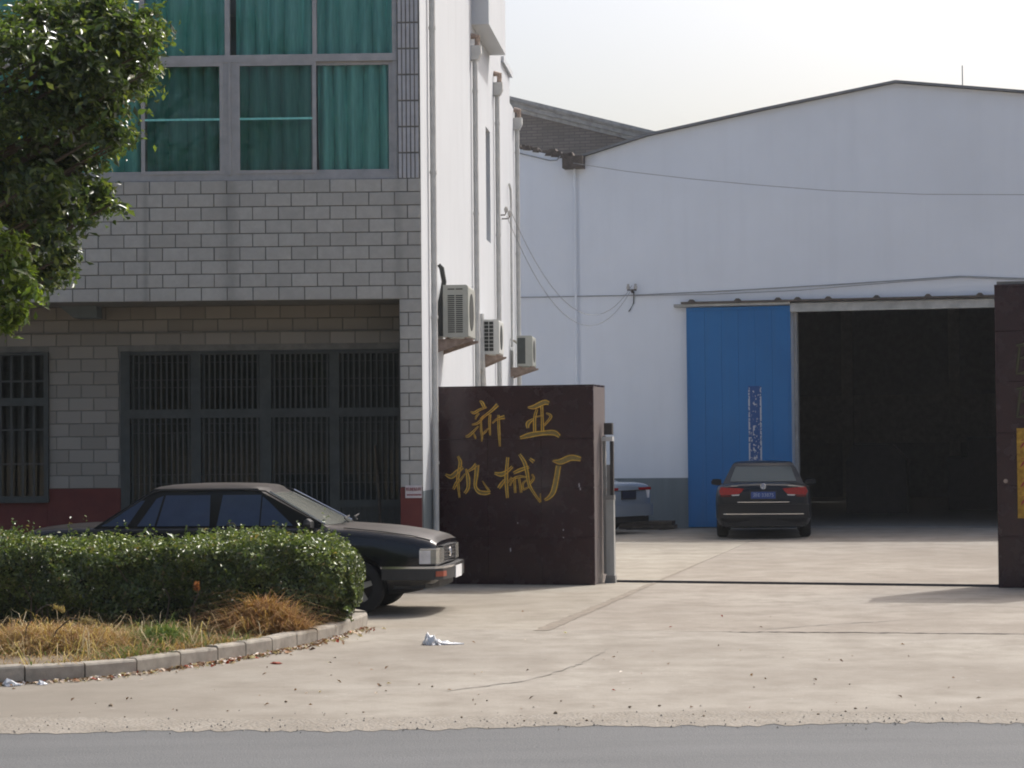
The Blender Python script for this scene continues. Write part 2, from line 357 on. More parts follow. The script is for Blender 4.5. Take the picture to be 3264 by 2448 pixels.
def lerp_(a, b, t): return a + (b-a)*t
joint_band(Y2(-.02, -.1), Y2(0, 7.2), .085, .05, 'joint_dirt'); joint_band(Y2(0, 7.2), Y2(0, 12), .03, .012, 'joint_dirt')
def crack(pts, w):
    out = []
    for i in range(len(pts)-1):
        (ax, ay), (bx, by) = pts[i], pts[i+1]; n = 14
        for k in range(n): out.append((ax+(bx-ax)*k/n + random.uniform(-.02, .02), ay+(by-ay)*k/n + random.uniform(-.03, .03)))
    out.append(pts[-1]); v = []
    for i, (x, y) in enumerate(out):
        ww = w*random.uniform(.35, 1.3)*min(1, .15+i/6, .15+(len(out)-1-i)/6); v += [(x, y-ww, .0045), (x, y+ww, .0045)]
    MB().add(v, [(2*i, 2*i+2, 2*i+3, 2*i+1) for i in range(len(out)-1)]).obj('crack', 'kerb_joint', forecourt)
crack([(-.55, 16.5), (.14, 17.3), (.55, 18.5), (.86, 19.9)], .014)
crack([(2.25, 21.62), (3.1, 22.2), (4.05, 22.75)], .012)
crack([(2.0, 21.52), (2.6, 21.42), (3.4, 21.27), (4.3, 21.08), (5.2, 20.9)], .030)

# ------------------------------------------------------------------ office building (left)
OF = thing('office_building', 'tile-faced office block with teal curtained windows and white sunlit flank wall', 'building', (-1.14, 28.2, 0), R(-1.5))
SR = R(3.7)
TS = Matrix(((math.sin(SR), math.cos(SR), 0, 0), (math.cos(SR), -math.sin(SR), 0, 0), (0, 0, 1, 0), (0, 0, 0, 1)))   # (t along flank, out, h) -> local
LW = -9.0
w = MB()
w.box(LW, -.001, .012, 1.2, 3.69, 5.23)               # floor band above the porch
w.box(-.285, -.001, .012, .62, 0, 3.69)               # corner pier below
w.box(-.29, -.001, .012, .40, 5.23, 10.4)             # corner pier above
w.box(LW, -.29, .012, .40, 8.6, 10.4)                # head above window
w.box(LW, -6.6, 1.012, 1.25, 0, 3.69); w.box(-6.6, -5.02, 1.012, 1.25, 0, 1.12); w.box(-6.6, -5.02, 1.012, 1.25, 3.105, 3.69)
w.box(-5.02, -4.055, 1.012, 1.25, 0, 3.69); w.box(-4.055, -.285, 1.012, 1.25, 3.10, 3.69)
w.obj('front_wall', 'tile_grout', OF)
sw = MB(TS)   # flank wall with two window openings
op = [(6.45, 7.05), (8.20, 8.90)]
def fl(t0, t1, h0, h1, o=0): sw.box(t0, t1, -.24+o, o, h0, h1)
fl(.018, 13.6, 1.25, 5.19); fl(.018, 6.45, 5.19, 7.06); fl(7.05, 8.20, 5.19, 7.06); fl(8.90, 13.6, 5.19, 7.06); fl(.018, 13.6, 7.06, 8.12)
fl(.018, 12.6, 8.12, 8.72); fl(.018, 11.75, 8.72, 10.6)
sw.box(6.2, 8.98, 0, .27, 8.36, 10.6)                # projecting box above the stair windows
sw.box(11.0, 12.75, -.02, .05, 8.60, 8.70)           # thin eave lip
sw.obj('flank_wall', 'render_white', OF)
MB(TS).box(.018, 13.6, -.24, .004, -.02, 1.25).obj('flank_dado', 'dado_grey', OF)
MB(TS).box(13.35, 13.55, -8, -.24, 0, 8.1).box(0.3, 13.3, -8, -.26, 8.0, 8.1).obj('rear_wall', 'render_white', OF)
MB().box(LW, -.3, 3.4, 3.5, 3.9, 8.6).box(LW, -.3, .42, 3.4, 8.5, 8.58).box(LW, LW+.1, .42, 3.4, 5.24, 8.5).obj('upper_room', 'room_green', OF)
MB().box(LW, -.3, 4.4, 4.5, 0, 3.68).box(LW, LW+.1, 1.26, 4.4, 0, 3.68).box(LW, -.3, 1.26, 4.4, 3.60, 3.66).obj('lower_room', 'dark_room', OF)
MB().box(LW, -.3, 1.004, 1.26, -.01, .05).box(LW, -.02, .62, 1.0, -.01, .05).obj('porch_floor', 'porch_paving', OF)
# tiles: one mesh per size, shared
TILE = {}
def tile_mesh(wd, ht, mat='facade_tile'):
    k = (round(wd, 3), round(ht, 3), mat)
    if k not in TILE: TILE[k] = MB().bbox(-k[0]/2, k[0]/2, -.010, .004, -k[1]/2, k[1]/2, .004).mesh('tile', mat)
    return TILE[k]
rest = MB(); ntile = 0
RH = .171; TW = .33; G = .013
def tile_rows(s0, s1, z0, z1, d, phase, mat='facade_tile'):
    """running bond between s0..s1; rows counted down from h 5.23"""
    global ntile
    k0 = round((5.23 - z1)/RH); k1 = round((5.23 - z0)/RH)
    for k in range(k0, k1):
        zt = 5.23 - k*RH; off = phase - (TW/2 if k % 2 else 0); x = s1
        n = math.floor((s1 - off)/TW); cuts = [s1] + [off + i*TW for i in range(n, -60, -1) if s0 + .02 < off + i*TW < s1 - .02] + [s0]
        for a, b in zip(cuts[1:], cuts[:-1]):
            wd = b - a - G
            if wd < .03: continue
            if b < -5.75: rest.bbox(a+G/2, b-G/2, d+.002, d+.016, zt-RH+G/2, zt-G/2, .004); continue
            jx = random.uniform(-.0015, .0015)
            link('tile', tile_mesh(wd, RH-G, mat), OF, ((a+b)/2+jx, d+.012+random.uniform(-.0015, .0012), zt-RH/2), (random.uniform(-.004, .004), 0, random.uniform(-.003, .003))); ntile += 1
tile_rows(LW, -.002, 3.69, 5.23, 0, -.17)
tile_rows(-.285, -.002, 1.30, 3.69, 0, -.17)
tile_rows(-5.75, -.30, 3.10, 3.69, 1.0, -.12, 'porch_tile_shaded')
tile_rows(-5.01, -4.06, 1.31, 3.10, 1.0, -.12, 'porch_tile_shaded')
tag(rest.obj('tile_field', 'facade_tile', OF), kind='stuff')
# narrow tiles on the upper pier
nt = MB().bbox(-.0195, .0195, -.008, .004, -.155, .155, .003).mesh('narrow_tile', 'small_tile')
for c in range(5):
    for r_ in range(8):
        link('narrow_tile', nt, OF, (-.258 + c*.0535, .010, 5.39 + r_*.333))
# red dado
MB().box(-.2865, -.016, .002, .012, 0, 1.298).obj('dado', 'dado_red', OF)
MB().box(-5.02, -4.056, 1.000, 1.012, .05, 1.298).box(LW, -5.022, 1.001, 1.012, .05, 1.115).obj('porch_dado', 'dado_red', OF)
# porch haunch beam
MB().prism([(-4.79, 3.69), (-4.30, 3.69), (-4.29, 3.535), (-4.60, 3.535)], .66, 1.0, 'y').obj('haunch_beam', 'dado_grey', OF)
MB().box(-9, -.29, .96, 1.0, 3.335, 3.352).obj('porch_conduit', 'tile_grout', OF)
# --- big curtained window of the upper floor
win = MB()
D0, D1 = .05, .13
win.box(LW, -.295, D0, D1, 5.23, 5.315); win.box(LW, -.295, D0-.015, D1, 6.745, 6.84); win.box(LW, -.295, D0, D1, 8.5, 8.6)
win.box(-.355, -.295, D0-.002, D1, 5.31, 8.5)
win.box(-2.52, -2.36, D0-.004, D1, 5.31, 6.75); win.box(-2.50, -2.435, D0-.004, D1, 6.84, 8.5); win.box(-1.375, -1.32, D0-.002, D1, 6.84, 8.5)
for x in (-4.70, -6.9): win.box(x-.08, x+.08, D0-.004, D1, 5.31, 6.75)
for x in (-3.57, -4.66, -5.8, -6.9): win.box(x-.033, x+.033, D0-.002, D1, 6.84, 8.5)
win.box(-2.458, -2.424, D0-.022, D0-.004, 5.30, 6.745)
window = win.obj('window', 'alu', OF)
def sash(x0, x1, d, glassmat, bar):
    m = MB(); e = .05
    m.box(x0, x0+e, d, d+.03, 5.315, 6.745); m.box(x1-e, x1, d, d+.03, 5.315, 6.745); m.box(x0+e, x1-e, d, d+.03, 5.315, 5.36); m.box(x0+e, x1-e, d, d+.03, 6.70, 6.745)
    o = m.obj('sash', 'alu', window)
    MB().box(x0+e, x1-e, d+.012, d+.016, 5.36, 6.70).obj('pane', glassmat, window)
    if bar: MB().box(x0+e, x1-e, d-.002, d+.008, 6.005, 6.032).obj('curtain_rail', 'curtain', window)
sash(-1.40, -.355, .075, 'window_glass', False); sash(-2.36, -1.33, .040, 'window_glass_dark', True)
sash(-3.58, -2.52, .040, 'window_glass_dark', True); sash(-4.62, -3.51, .075, 'window_glass', False); sash(-5.75, -4.62, .075, 'window_glass', False); sash(-6.82, -5.7, .040, 'window_glass_dark', False)
for a, b in ((-1.32, -.355), (-2.435, -1.375), (-3.537, -2.50), (-4.627, -3.603), (-5.767, -4.693), (-6.867, -5.833)):
    MB().box(a, b, .088, .092, 6.84, 8.5).obj('pane', 'window_glass', window)
def curtain(x0, x1, z0, z1, d, n, amp, lean=0, gather=0):
    rows = []; ph = random.uniform(0, 6)
    for i in range(9):
        f = i/8; z = z0 + (z1-z0)*f; row = []
        for k in range(int(n*14)+1):
            u = k/int(n*14); x = x0 + (x1-x0)*u + lean*f*math.sin(u*n*3.1)*.03
            a = amp*(1-gather*f); wv = abs(math.sin(u*n*math.pi + ph + .35*math.sin(u*9+f*1.5+ph))); row.append((x, d - a*wv**.6, z))
        rows.append(row)
    MB().grid(rows).obj('curtain', 'curtain', window, 80, False)
for a, b in ((-1.33, -.36), (-2.38, -1.36), (-3.54, -2.46), (-4.63, -3.55), (-5.8, -4.68), (-6.9, -5.85)):
    curtain(a, b, 5.33, 6.80, .34, random.uniform(4.4, 5.6), .21)
    curtain(a, b, 6.80, 8.5, .34, random.uniform(4.4, 5.2), .22, 1.2, .5)
# --- ground floor window left with bars
m = MB(); m.box(-6.62, -5.0, .93, 1.03, 1.12, 1.205); m.box(-5.06, -5.005, .945, 1.03, 1.205, 3.10); m.box(-6.62, -5.06, .95, 1.02, 2.395, 2.50); m.box(-6.62, -5.06, .95, 1.02, 3.06, 3.10)
lw = m.obj('barred_window', 'grille_steel', OF)
for z in (2.72, 2.08, 1.63): MB().box(-6.6, -5.06, .958, .972, z-.012, z+.012).obj('cross_bar', 'grille_steel', lw)
bar = MB().box(-.014, .014, -.012, .012, 1.205, 3.06).mesh('bar', 'grille_steel')
for i in range(10): link('bar', bar, lw, (-5.20 - .148*i, .98, 0))
MB().box(-6.6, -5.06, 1.10, 1.105, 1.2, 3.1).obj('pane', 'window_glass_dark', lw)
# --- shopfront grille
m = MB()
for x0, x1 in ((-4.05, -3.93), (-3.12, -2.99), (-2.21, -2.06), (-1.29, -1.16), (-.34, -.29)): m.box(x0, x1, .985, 1.06, .05, 3.095)
m.box(-4.05, -.29, .99, 1.055, 2.215, 2.33); m.box(-4.05, -.29, .99, 1.055, 3.05, 3.095); m.box(-4.05, -.29, .991, 1.052, .05, .12); m.box(-1.16, -.34, .991, 1.052, 1.02, 1.12)
sg = m.obj('shopfront_grille', 'grille_steel', OF)
b1 = MB().box(-.010, .010, -.010, .010, .12, 2.215).mesh('bar', 'grille_steel'); b2 = MB().box(-.011, .011, -.010, .010, 2.33, 3.05).mesh('bar', 'grille_steel')
for x0, x1 in ((-3.93, -3.12), (-2.99, -2.21), (-2.06, -1.29), (-1.16, -.34)):
    n = 11
    for i in range(n):
        x = x0 + (x1-x0)*(i+.5)/n; link('bar', b1, sg, (x, 1.005, 0)); link('bar', b2, sg, (x+.01, 1.005, 0))
    for z in (.55, 1.35, 1.47, 2.02, 2.14, 2.62, 2.72, 2.95): MB().box(x0, x1, 1.012, 1.022, z-.006, z+.006).obj('cross_bar', 'grille_steel', sg)
    MB().box(x0, x1, 1.14, 1.146, .12, 3.05).obj('pane', 'window_glass_dark', sg)
MB().box(-1.16, -.34, 1.03, 1.045, .12, 1.02).obj('lower_panel', 'grille_steel', sg)
# flank stair windows
for (a, b) in op:
    o = MB(TS).box(a, b, -.20, -.16, 5.19, 5.25).box(a, b, -.20, -.16, 7.0, 7.06).box(a, a+.05, -.20, -.16, 5.25, 7.0).box(b-.05, b, -.20, -.16, 5.25, 7.0).box((a+b)/2-.02, (a+b)/2+.02, -.199, -.161, 5.25, 7.0).obj('stair_window', 'alu', OF)
    MB(TS).box(a+.05, b-.05, -.185, -.18, 5.25, 7.0).obj('pane', 'car_glass', o)
# downpipes with hopper heads
def downpipe(t_, top, out=.06, r=.042, mat='pvc', hop=True, z0=.0):
    m = MB(TS).tube([(t_, out, z0), (t_, out, top)], r, 10)
    for z in np.arange(1.6, top, 1.9): m.tube([(t_, out, z-.02), (t_, out, z+.02)], r*1.18, 10)
    o = m.obj('downpipe', mat, OF, 40)
    if hop: MB(TS).prism([(-.0, top-.02), (.11, top-.02), (.16, top+.08), (.16, top+.20), (0, top+.20)], t_-.08, t_+.08, 'x').obj('hopper', mat, o); MB(TS).tube([(t_, .0, top+.36), (t_, .10, top+.34), (t_, .10, top+.2)], .05, 8).obj('spout', 'bracket_rust', o)
# prism axis x maps (y,z): build explicitly for the flank frame
downpipe(.82, 8.9, hop=False); downpipe(6.09, 7.80); downpipe(9.61, 7.80); downpipe(13.42, 7.75)
MB(TS).tube([(12.0, .03, 6.55), (12.1, .05, 6.45), (12.15, .05, 6.2), (12.15, .045, 3.6)], .022, 6).obj('conduit', 'pvc', OF)
MB(TS).tube([(6.95, .03, 3.9), (6.95, .04, 3.2), (7.2, .04, 2.6), (7.6, .04, 1.6)], .045, 6).obj('drain_hose', 'pvc', OF)

po = thing('wooden_pole', 'thin wooden pole leaning on the shopfront grille by the corner pier', 'pole', (-1.72, 29.0, .05), R(-1.5))
MB().tube([(0, 0, 0), (-.03, .10, 1.05), (-.09, .20, 1.78)], [.022, .020, .016], 7).obj('shaft', 'timber', po)
# advertising plaque
pq = thing('plaque', 'small white plaque with red characters on the red pier base', 'sign', (-1.14-.12, 28.2-.012, 1.243), R(-1.5))
MB().box(-.105, .105, -.001, .006, -.080, .080).obj('plate', 'plaque_white', pq)
text_mesh('lettering', '机械钻井', .050, 'red_print', pq, (0, -.004, .028))
for i in range(11):
    x = -.085 + i*.017; MB().box(x, x+.011, -.004, -.001, -.052, -.030).obj('printed_mark', 'red_print', pq)

# ------------------------------------------------------------------ air conditioners on the flank
FM = OF.matrix_basis.copy() if False else Matrix.Translation((-1.14, 28.2, 0)) @ Matrix.Rotation(R(-1.5), 4, 'Z')
FR = FM @ TS     # flank (t, out, h) to world
side_rz = math.atan2(FR[1][0], FR[0][0])     # direction of +t
def ac_unit(label, t_, h, dep, ht, ln, gap, mat, style):
    """local x = along flank (t), local -y = out from the wall"""
    o = thing('air_conditioner', label, 'air conditioner', FR @ Vector((t_, 0, h)), side_rz, 'outdoor units on the flank wall')
    y0 = -(gap+dep); y1 = -gap
    m = MB().bbox(0, 1, 0, 1, 0, 1, 0) if False else MB()
    b = .035      # rounded casing: outline in (y,z) extruded along x
    out = [(y1, .0), (y1, ht), (y0+b, ht), (y0+b*.3, ht-b*.3), (y0, ht-b), (y0, b*.5), (y0+b*.5, 0)]
    m.prism(out, 0, ln, 'x'); m.obj('casing', mat, o)
    g = MB(); e = -.004
    if style == 'louvre':
        for cx in (0, 1):
            a0 = y0 + dep*.22 + cx*dep*.32; a1 = a0 + dep*.27
            for k in range(19): z = ht*.09 + k*ht*.0385; g.box(e, .0015, a0, a1, z, z+ht*.020)
            tag(g.box(e, .0015, a0, a1, ht*.91, ht*.93).obj('louvre', 'ac_dark', o), kind='stuff'); g = MB()
    elif style == 'grid':
        for cx in (0, 1):
            a0 = y1 - dep*(.42 - cx*.20) - dep*.0 - .0; a0 = y1 - dep*.05 - (cx+1)*dep*.30; a1 = a0 + dep*.26
            for k in range(8): z = ht*.09 + k*ht*.108; g.box(e, .0015, a0, a1, z, z+ht*.092)
        g.obj('coil_opening', 'ac_dark', o)
    else:
        g.box(e, .0015, y1-dep*.55, y1-dep*.05, ht*.08, ht*.93).obj('side_grille', 'grille_steel', o)
    fan = MB().lathe([(0, -.006), (ht*.36, -.006), (ht*.36, .001)], (ln*.45, y0, ht*.5), 'y', 20).obj('fan_guard', 'ac_dark', o)
    for x in (.06, ln-.10):     # wall brackets
        MB().prism([(0, -.02), (0, -.20), (y0-.05, -.045), (y0-.05, -.02)], x, x+.035, 'x').obj('bracket', 'bracket_rust', o)
    for yy in (y0+.04, y1-.04): MB().box(.02, ln-.02, yy-.015, yy+.015, -.02, .0).obj('foot_rail', 'bracket_rust', o)
    return o, y0, y1
o, y0, y1 = ac_unit('largest outdoor air conditioner with louvred end, nearest the tiled facade', 1.50, 3.27, .34, .70, .86, .09, 'ac_grey', 'louvre')
MB().tube([(.05, -.03, .98), (.06, -.07, .93), (.06, -.10, .75), (.06, -.06, .5), (.06, -.055, .30), (.06, -.06, .02)], [.028, .034, .034, .038, .05, .045], 8).obj('hose', 'foam_dark', o)
o, y0, y1 = ac_unit('middle outdoor air conditioner with pale casing and dark coil grid', 6.95, 3.26, .26, .55, .76, .055, 'ac_pale', 'grid')
MB().tube([(.05, -.0, .56), (.06, -.04, .60), (.06, -.05, .5), (.06, -.03, .2), (.06, -.03, -.3)], .03, 8).obj('hose', 'foam_pale', o)
o, y0, y1 = ac_unit('farthest outdoor air conditioner, seen against the grey shed wall', 12.25, 3.25, .29, .555, .78, .12, 'ac_grey', 'plain')
MB().tube([(.05, -.0, .50), (.06, -.08, .46), (.06, -.13, .42)], .02, 8).obj('hose', 'foam_pale', o)

# ------------------------------------------------------------------ gate
GA = R(-14.0)
gu = Vector((math.cos(GA), math.sin(GA), 0)); gv = Vector((-math.sin(GA), math.cos(GA), 0)); GO = Vector((1.05, 28.82, 0))
gw = thing('gate_wall', 'low dark red granite gate wall with gold brush-written characters', 'gate pillar', GO, GA)
MB().box(-2.08, -.025, .03, .72, 0, 2.55).obj('core', 'tile_grout', gw)
rows = [0, .61, 1.262, 1.90, 2.575]
for r_ in range(4):
    for a, b in ((-2.10, -1.42), (-1.42, -.70), (-.70, 0.0)):
        MB().bbox(a+.0015, b-.0015, 0, .03, rows[r_]+.0015, rows[r_+1]-.0015, .002).obj('granite_panel', 'granite', gw)
    MB(Matrix(((0, -1, 0, 0), (1, 0, 0, 0), (0, 0, 1, 0), (0, 0, 0, 1)))).bbox(.0315, .75, -.0, .025, rows[r_]+.0015, rows[r_+1]-.0015, .002).obj('side_panel', 'granite_sunlit', gw)
MB().box(-2.10, 0, .031, .75, 2.5755, 2.60).obj('cap', 'granite', gw)
# brush strokes, each traced as centre line + width in its own sheet of paper: (x, y, w)
CH = {
 'xin': ((1400, 1240, 6.381), [[(835,215,20),(890,262,52),(945,380,46)], [(650,437,18),(725,462,44),(830,400,38),(985,350,22)], [(822,470,24),(765,540,32),(750,600,18)], [(925,515,20),(880,570,34),(850,620,20)],
   [(675,705,24),(800,668,40),(930,535,38),(1080,420,46),(1205,300,62)], [(540,945,30),(600,935,48),(700,850,40),(805,735,22)], [(862,560,26),(862,800,34),(880,930,34),(872,1055,16)], [(705,880,20),(735,950,30),(752,1000,14)], [(1010,780,18),(950,850,34),(900,900,26)],
   [(1050,495,40),(1035,690,38),(1048,930,24)], [(1095,680,26),(1190,595,34),(1345,555,66)], [(1220,510,36),(1228,800,46),(1245,1160,26)]]),
 'ya': ((1620, 1240, 7.9), [[(520,450,30),(680,440,90),(930,330,100),(1050,355,70)], [(750,500,50),(690,720,62),(685,1070,60)], [(870,420,60),(878,700,56),(885,1070,66)], [(650,750,40),(520,850,84),(515,975,50)], [(980,600,30),(1100,690,52),(920,915,40)],
   [(320,1220,60),(560,1150,100),(880,1105,92),(1170,1100,104),(1310,1190,70)], [(690,700,26),(880,660,26)]]),
 'ji': ((1400, 1420, 7.54), [[(140,680,40),(280,735,84),(430,615,84),(565,505,60)], [(445,240,36),(505,380,66),(470,600,60),(440,800,60),(480,1250,30)], [(470,780,50),(390,920,60),(330,1040,46)], [(615,660,24),(540,770,40),(480,850,34)],
   [(640,545,30),(692,760,74),(690,1000,66),(610,1140,54)], [(700,600,40),(810,530,60),(900,440,84)], [(915,450,84),(890,720,76),(865,960,60),(950,1100,76),(1100,1135,80),(1225,1120,54)], [(1040,840,16),(1140,1000,34),(1220,1110,40)]]),
 'xie': ((1560, 1420, 6.506), [[(390,235,48),(372,420,52),(355,700,60),(375,1085,44)], [(110,565,36),(260,590,76),(400,510,50),(485,430,44)], [(320,710,44),(250,800,60),(195,880,50)], [(470,650,24),(375,775,30)], [(510,565,44),(640,505,60),(830,440,40)],
   [(430,830,26),(500,690,36),(640,640,40),(765,655,24)], [(525,660,40),(540,980,38)], [(620,660,38),(665,975,38)], [(770,715,24),(700,790,34),(710,905,34),(830,850,24)], [(635,175,44),(740,350,62),(790,560,60),(830,800,50),(930,985,40),(1065,1175,38)], [(1060,990,12),(1062,1170,26)],
   [(890,590,22),(925,680,40),(840,795,32)], [(850,270,44),(935,335,62)]]),
 'chang': ((1560, 1420, 6.506), [[(1320,315,24),(1480,335,92),(1700,255,96),(1900,285,70)], [(1440,420,84),(1390,700,84),(1330,950,84),(1240,1075,62),(1150,1130,36)]]),
}
def smooth_path(P, n=6):
    out = []
    for i in range(len(P)-1):
        p0 = P[max(i-1, 0)]; p1 = P[i]; p2 = P[i+1]; p3 = P[min(i+2, len(P)-1)]
        for k in range(n):
            u = k/n
            out.append(tuple(.5*((2*p1[c]) + (-p0[c]+p2[c])*u + (2*p0[c]-5*p1[c]+4*p2[c]-p3[c])*u*u + (-p0[c]+3*p1[c]-3*p2[c]+p3[c])*u**3) for c in range(3)))
    return out + [P[-1]]
def stroke_mesh(mb, path, lift):
    """ribbon with gold raised rims and a sunk dark bed"""
    P = smooth_path(path); L = len(P); secs = []
    for i, (x, z, w_) in enumerate(P):
        a = P[max(i-1, 0)]; b = P[min(i+1, L-1)]; dx, dz = b[0]-a[0], b[1]-a[1]; q = math.hypot(dx, dz) or 1
        nx, nz = -dz/q, dx/q; w2 = max(w_/2, .004); r_ = min(.014, w2*.6)
        secs.append([(x+nx*k*1.0, y, z+nz*k) for k, y in ((-w2, .0), (-w2+r_*.5, -.012-lift), (-w2+r_, -.003-lift), (w2-r_, -.003-lift), (w2-r_*.5, -.012-lift), (w2, .0))])
    m = 6
    for i in range(L-1):
        for k in range(5):
            mb.add([secs[i][k], secs[i][k+1], secs[i+1][k+1], secs[i+1][k]], [(0, 1, 2, 3)], 1 if k == 2 else 0)
    mb.add(secs[0], [tuple(range(6))], 0); mb.add(secs[-1], [tuple(range(6))], 0)
for key, ((ox, oy, sc), sts) in CH.items():
    mb = MB()
    for i, st in enumerate(sts):
        pth = []
        for X, Yp, w_ in st:
            zx = (ox + X/sc - 1360)*2.369; zy = (oy + Yp/sc - 1200)*2.369
            pth.append(((zx-1262)*.001777, (1572-zy)*.001722, w_/sc*2.369*.00175*1.32))
        stroke_mesh(mb, pth, .0006*i)
    mb.obj('character', ['gold', 'gold_dark'], gw, 50, False)
for s_, z_, a in ((-.205, 1.31, .05), (-.19, 1.255, .03), (-1.03, .81, .02), (-.42, .72, .02), (-.42, .62, .015), (-1.13, .47, .05)):
    MB().prism([(s_, z_), (s_+.012, z_+a*.3), (s_+.018, z_-a*.6), (s_+.004, z_-a)], -.003, .0, 'y').obj('chip', 'plaque_white', gw)

gp = thing('gate_pillar', 'tall dark granite gate pillar with gold plate, cut by the right edge', 'gate pillar', GO + gu*5.106, GA)
MB().box(.03, 1.47, .03, .72, 0, 3.80).obj('core', 'tile_grout', gp)
rr = [0, .64, 1.28, 1.92, 2.55, 3.18, 3.73]
for k in range(6):
    for a, b in ((0, .75), (.75, 1.5)): MB().bbox(a+.0015, b-.0015, 0, .03, rr[k]+.0015, rr[k+1]-.0015, .002).obj('granite_panel', 'granite', gp)
    for x0 in (0, 1.47): MB().box(x0, x0+.03, .0305, .75, rr[k]+.0015, rr[k+1]-.0015).obj('side_panel', 'granite', gp)
MB().box(-.0, 1.5, .0, .75, 3.731, 3.76).obj('cap', 'granite', gp)
MB().bbox(.245, .60, -.022, .0, .86, 1.975, .006).obj('gold_plate', 'gold_plate', gp)
mb = MB()
for i, z in enumerate((1.78, 1.55, 1.30, 1.08)):
    for p_ in ([(.40, z+.07, .03), (.33, z, .035), (.29, z-.06, .02)], [(.30, z+.04, .02), (.42, z+.05, .04), (.54, z+.045, .03)], [(.43, z+.08, .03), (.43, z-.09, .03)]):
        P = smooth_path(p_); 
        for a, b in zip(P[:-1], P[1:]): mb.add([(a[0]-a[2]/2, -.026, a[1]), (b[0]-b[2]/2, -.026, b[1]), (b[0]+b[2]/2, -.026, b[1]+.01), (a[0]+a[2]/2, -.026, a[1]+.01)], [(0, 1, 2, 3)])
mb.obj('plate_lettering', 'red_print', gp, None, False)
mb = MB()
for z in (2.82, 2.28):
    for i, p_ in enumerate(([(.255, z+.18, .03), (.40, z+.19, .05), (.55, z+.17, .03)], [(.30, z+.16, .03), (.28, z, .04), (.255, z-.18, .02)], [(.262, z-.17, .02), (.40, z-.16, .05), (.56, z-.18, .03)], [(.42, z+.2, .03), (.42, z-.15, .04)], [(.29, z+.02, .03), (.40, z+.03, .04), (.50, z, .03)])):
        stroke_mesh(mb, p_, .0006*i)
mb.obj('character', ['olive_gilt', 'olive_gilt'], gp, 50, False)
MB().lathe([(0, -.012), (.022, -.012), (.028, .0)], (.105, 0, 1.32), 'y', 14).obj('stud', 'bracket_rust', gp)

# fixed gate post standing against the end of the low wall
sgt = thing('gate_post', 'white and grey steel gate post with black lock plates beside the granite wall end', 'gate post', GO + gu*.105 + gv*.50, GA)
MB().box(-.045, .06, -.045, .045, .10, 1.09).obj('lower_panel', 'post_white', sgt)
MB().box(-.052, .067, -.052, .05, 1.091, 1.15).obj('rail_cap', 'steel_light', sgt)
MB().prism([(-.07, 0), (.075, 0), (.072, .095), (-.05, .099)], -.055, .055, 'y').obj('shoe', 'steel_light', sgt)
MB().box(-.085, -.048, -.03, .03, .12, 1.93).obj('stile', 'steel_light', sgt)
MB().box(-.035, .012, -.02, .03, 1.151, 1.55).obj('inner_stile', 'steel_light', sgt)
MB().box(.014, .058, -.03, .03, 1.151, 1.86).obj('lock_plate', 'dark_iron', sgt)
MB().box(-.06, .05, -.05, .04, 1.945, 2.10).obj('lock_box', 'dark_iron', sgt); MB().box(-.09, .056, -.055, .05, 1.862, 1.92).obj('catch', 'pvc', sgt)
rl = MB(); a = GO + gu*.15 + gv*.62; b = GO + gu*6.4 + gv*.05
dv = (b-a).normalized(); nv = Vector((-dv.y, dv.x, 0))
rl.add([a-nv*.02, b-nv*.02, b+nv*.02, a+nv*.02] + [p + Vector((0, 0, .03)) for p in (a-nv*.008, b-nv*.008, b+nv*.008, a+nv*.008)], [(0,3,2,1),(4,5,6,7),(0,1,5,4),(1,2,6,5),(2,3,7,6),(3,0,4,7)])
tag(rl.obj('gate_rail', 'dark_iron'), 'thin steel gate rail laid across the concrete between the gate pillars', 'rail')

# ------------------------------------------------------------------ warehouse
WA = R(-13.0); WSC = 1.012; WO = Vector((3.74*WSC, 47.2*WSC, 0)); wu = Vector((math.cos(WA), math.sin(WA), 0)); wv = Vector((-math.sin(WA), math.cos(WA), 0))
WM = Matrix.Translation(WO) @ Matrix.Rotation(WA, 4, 'Z') @ Matrix.Scale(WSC, 4)
WH = thing('warehouse', 'large pale gabled warehouse with blue sliding door and dark open doorway', 'building', WO, WA); WH.scale = (WSC,)*3
OP0, OP1, OPH = 2.25, 6.75, 4.56
top = [(12.0, 8.25), (7.05, 8.94), (4.44, 9.27), (1.6, 8.80), (-.8, 8.37), (-2.32, 7.95)]
w = MB()
w.prism([(-2.32, 0), (OP0, 0), (OP0, OPH), (OP1, OPH), (OP1, 0), (12.0, 0)] + top, 0, .28, 'y'); w.obj('front_wall', 'shed_white', WH)
MB().box(-2.32, OP0, -.006, 0, -.02, 1.065).obj('base_band', 'dado_grey', WH); MB().box(OP1, 12, -.006, 0, -.02, 1.065).obj('base_band', 'dado_grey', WH)
m = MB()
m.box(-2.30, -2.05, .3, 26, 0, 7.9); m.box(11.75, 12, .3, 26, 0, 8.2); m.box(-2.3, 12, 26, 26.2, 0, 8.6); m.obj('inner_wall', 'interior_wall', WH)
MB().box(-2.04, 11.74, 25.96, 25.99, 1.75, 3.3).obj('wall_band', 'interior_band', WH)
MB().box(-2.3, 12, .29, 26, -.05, .012).obj('inner_floor', 'interior_floor', WH)
for i in range(6): MB().box(-2.04, -1.7, 4*i+3.5, 4*i+3.9, .012, 7.4).obj('column', 'interior_band', WH)
for x in (1.2, 4.6, 8.0): MB().box(x, x+.35, 25.5, 25.9, .012, 7.6).obj('column', 'interior_band', WH)
rf = MB(); th = .05
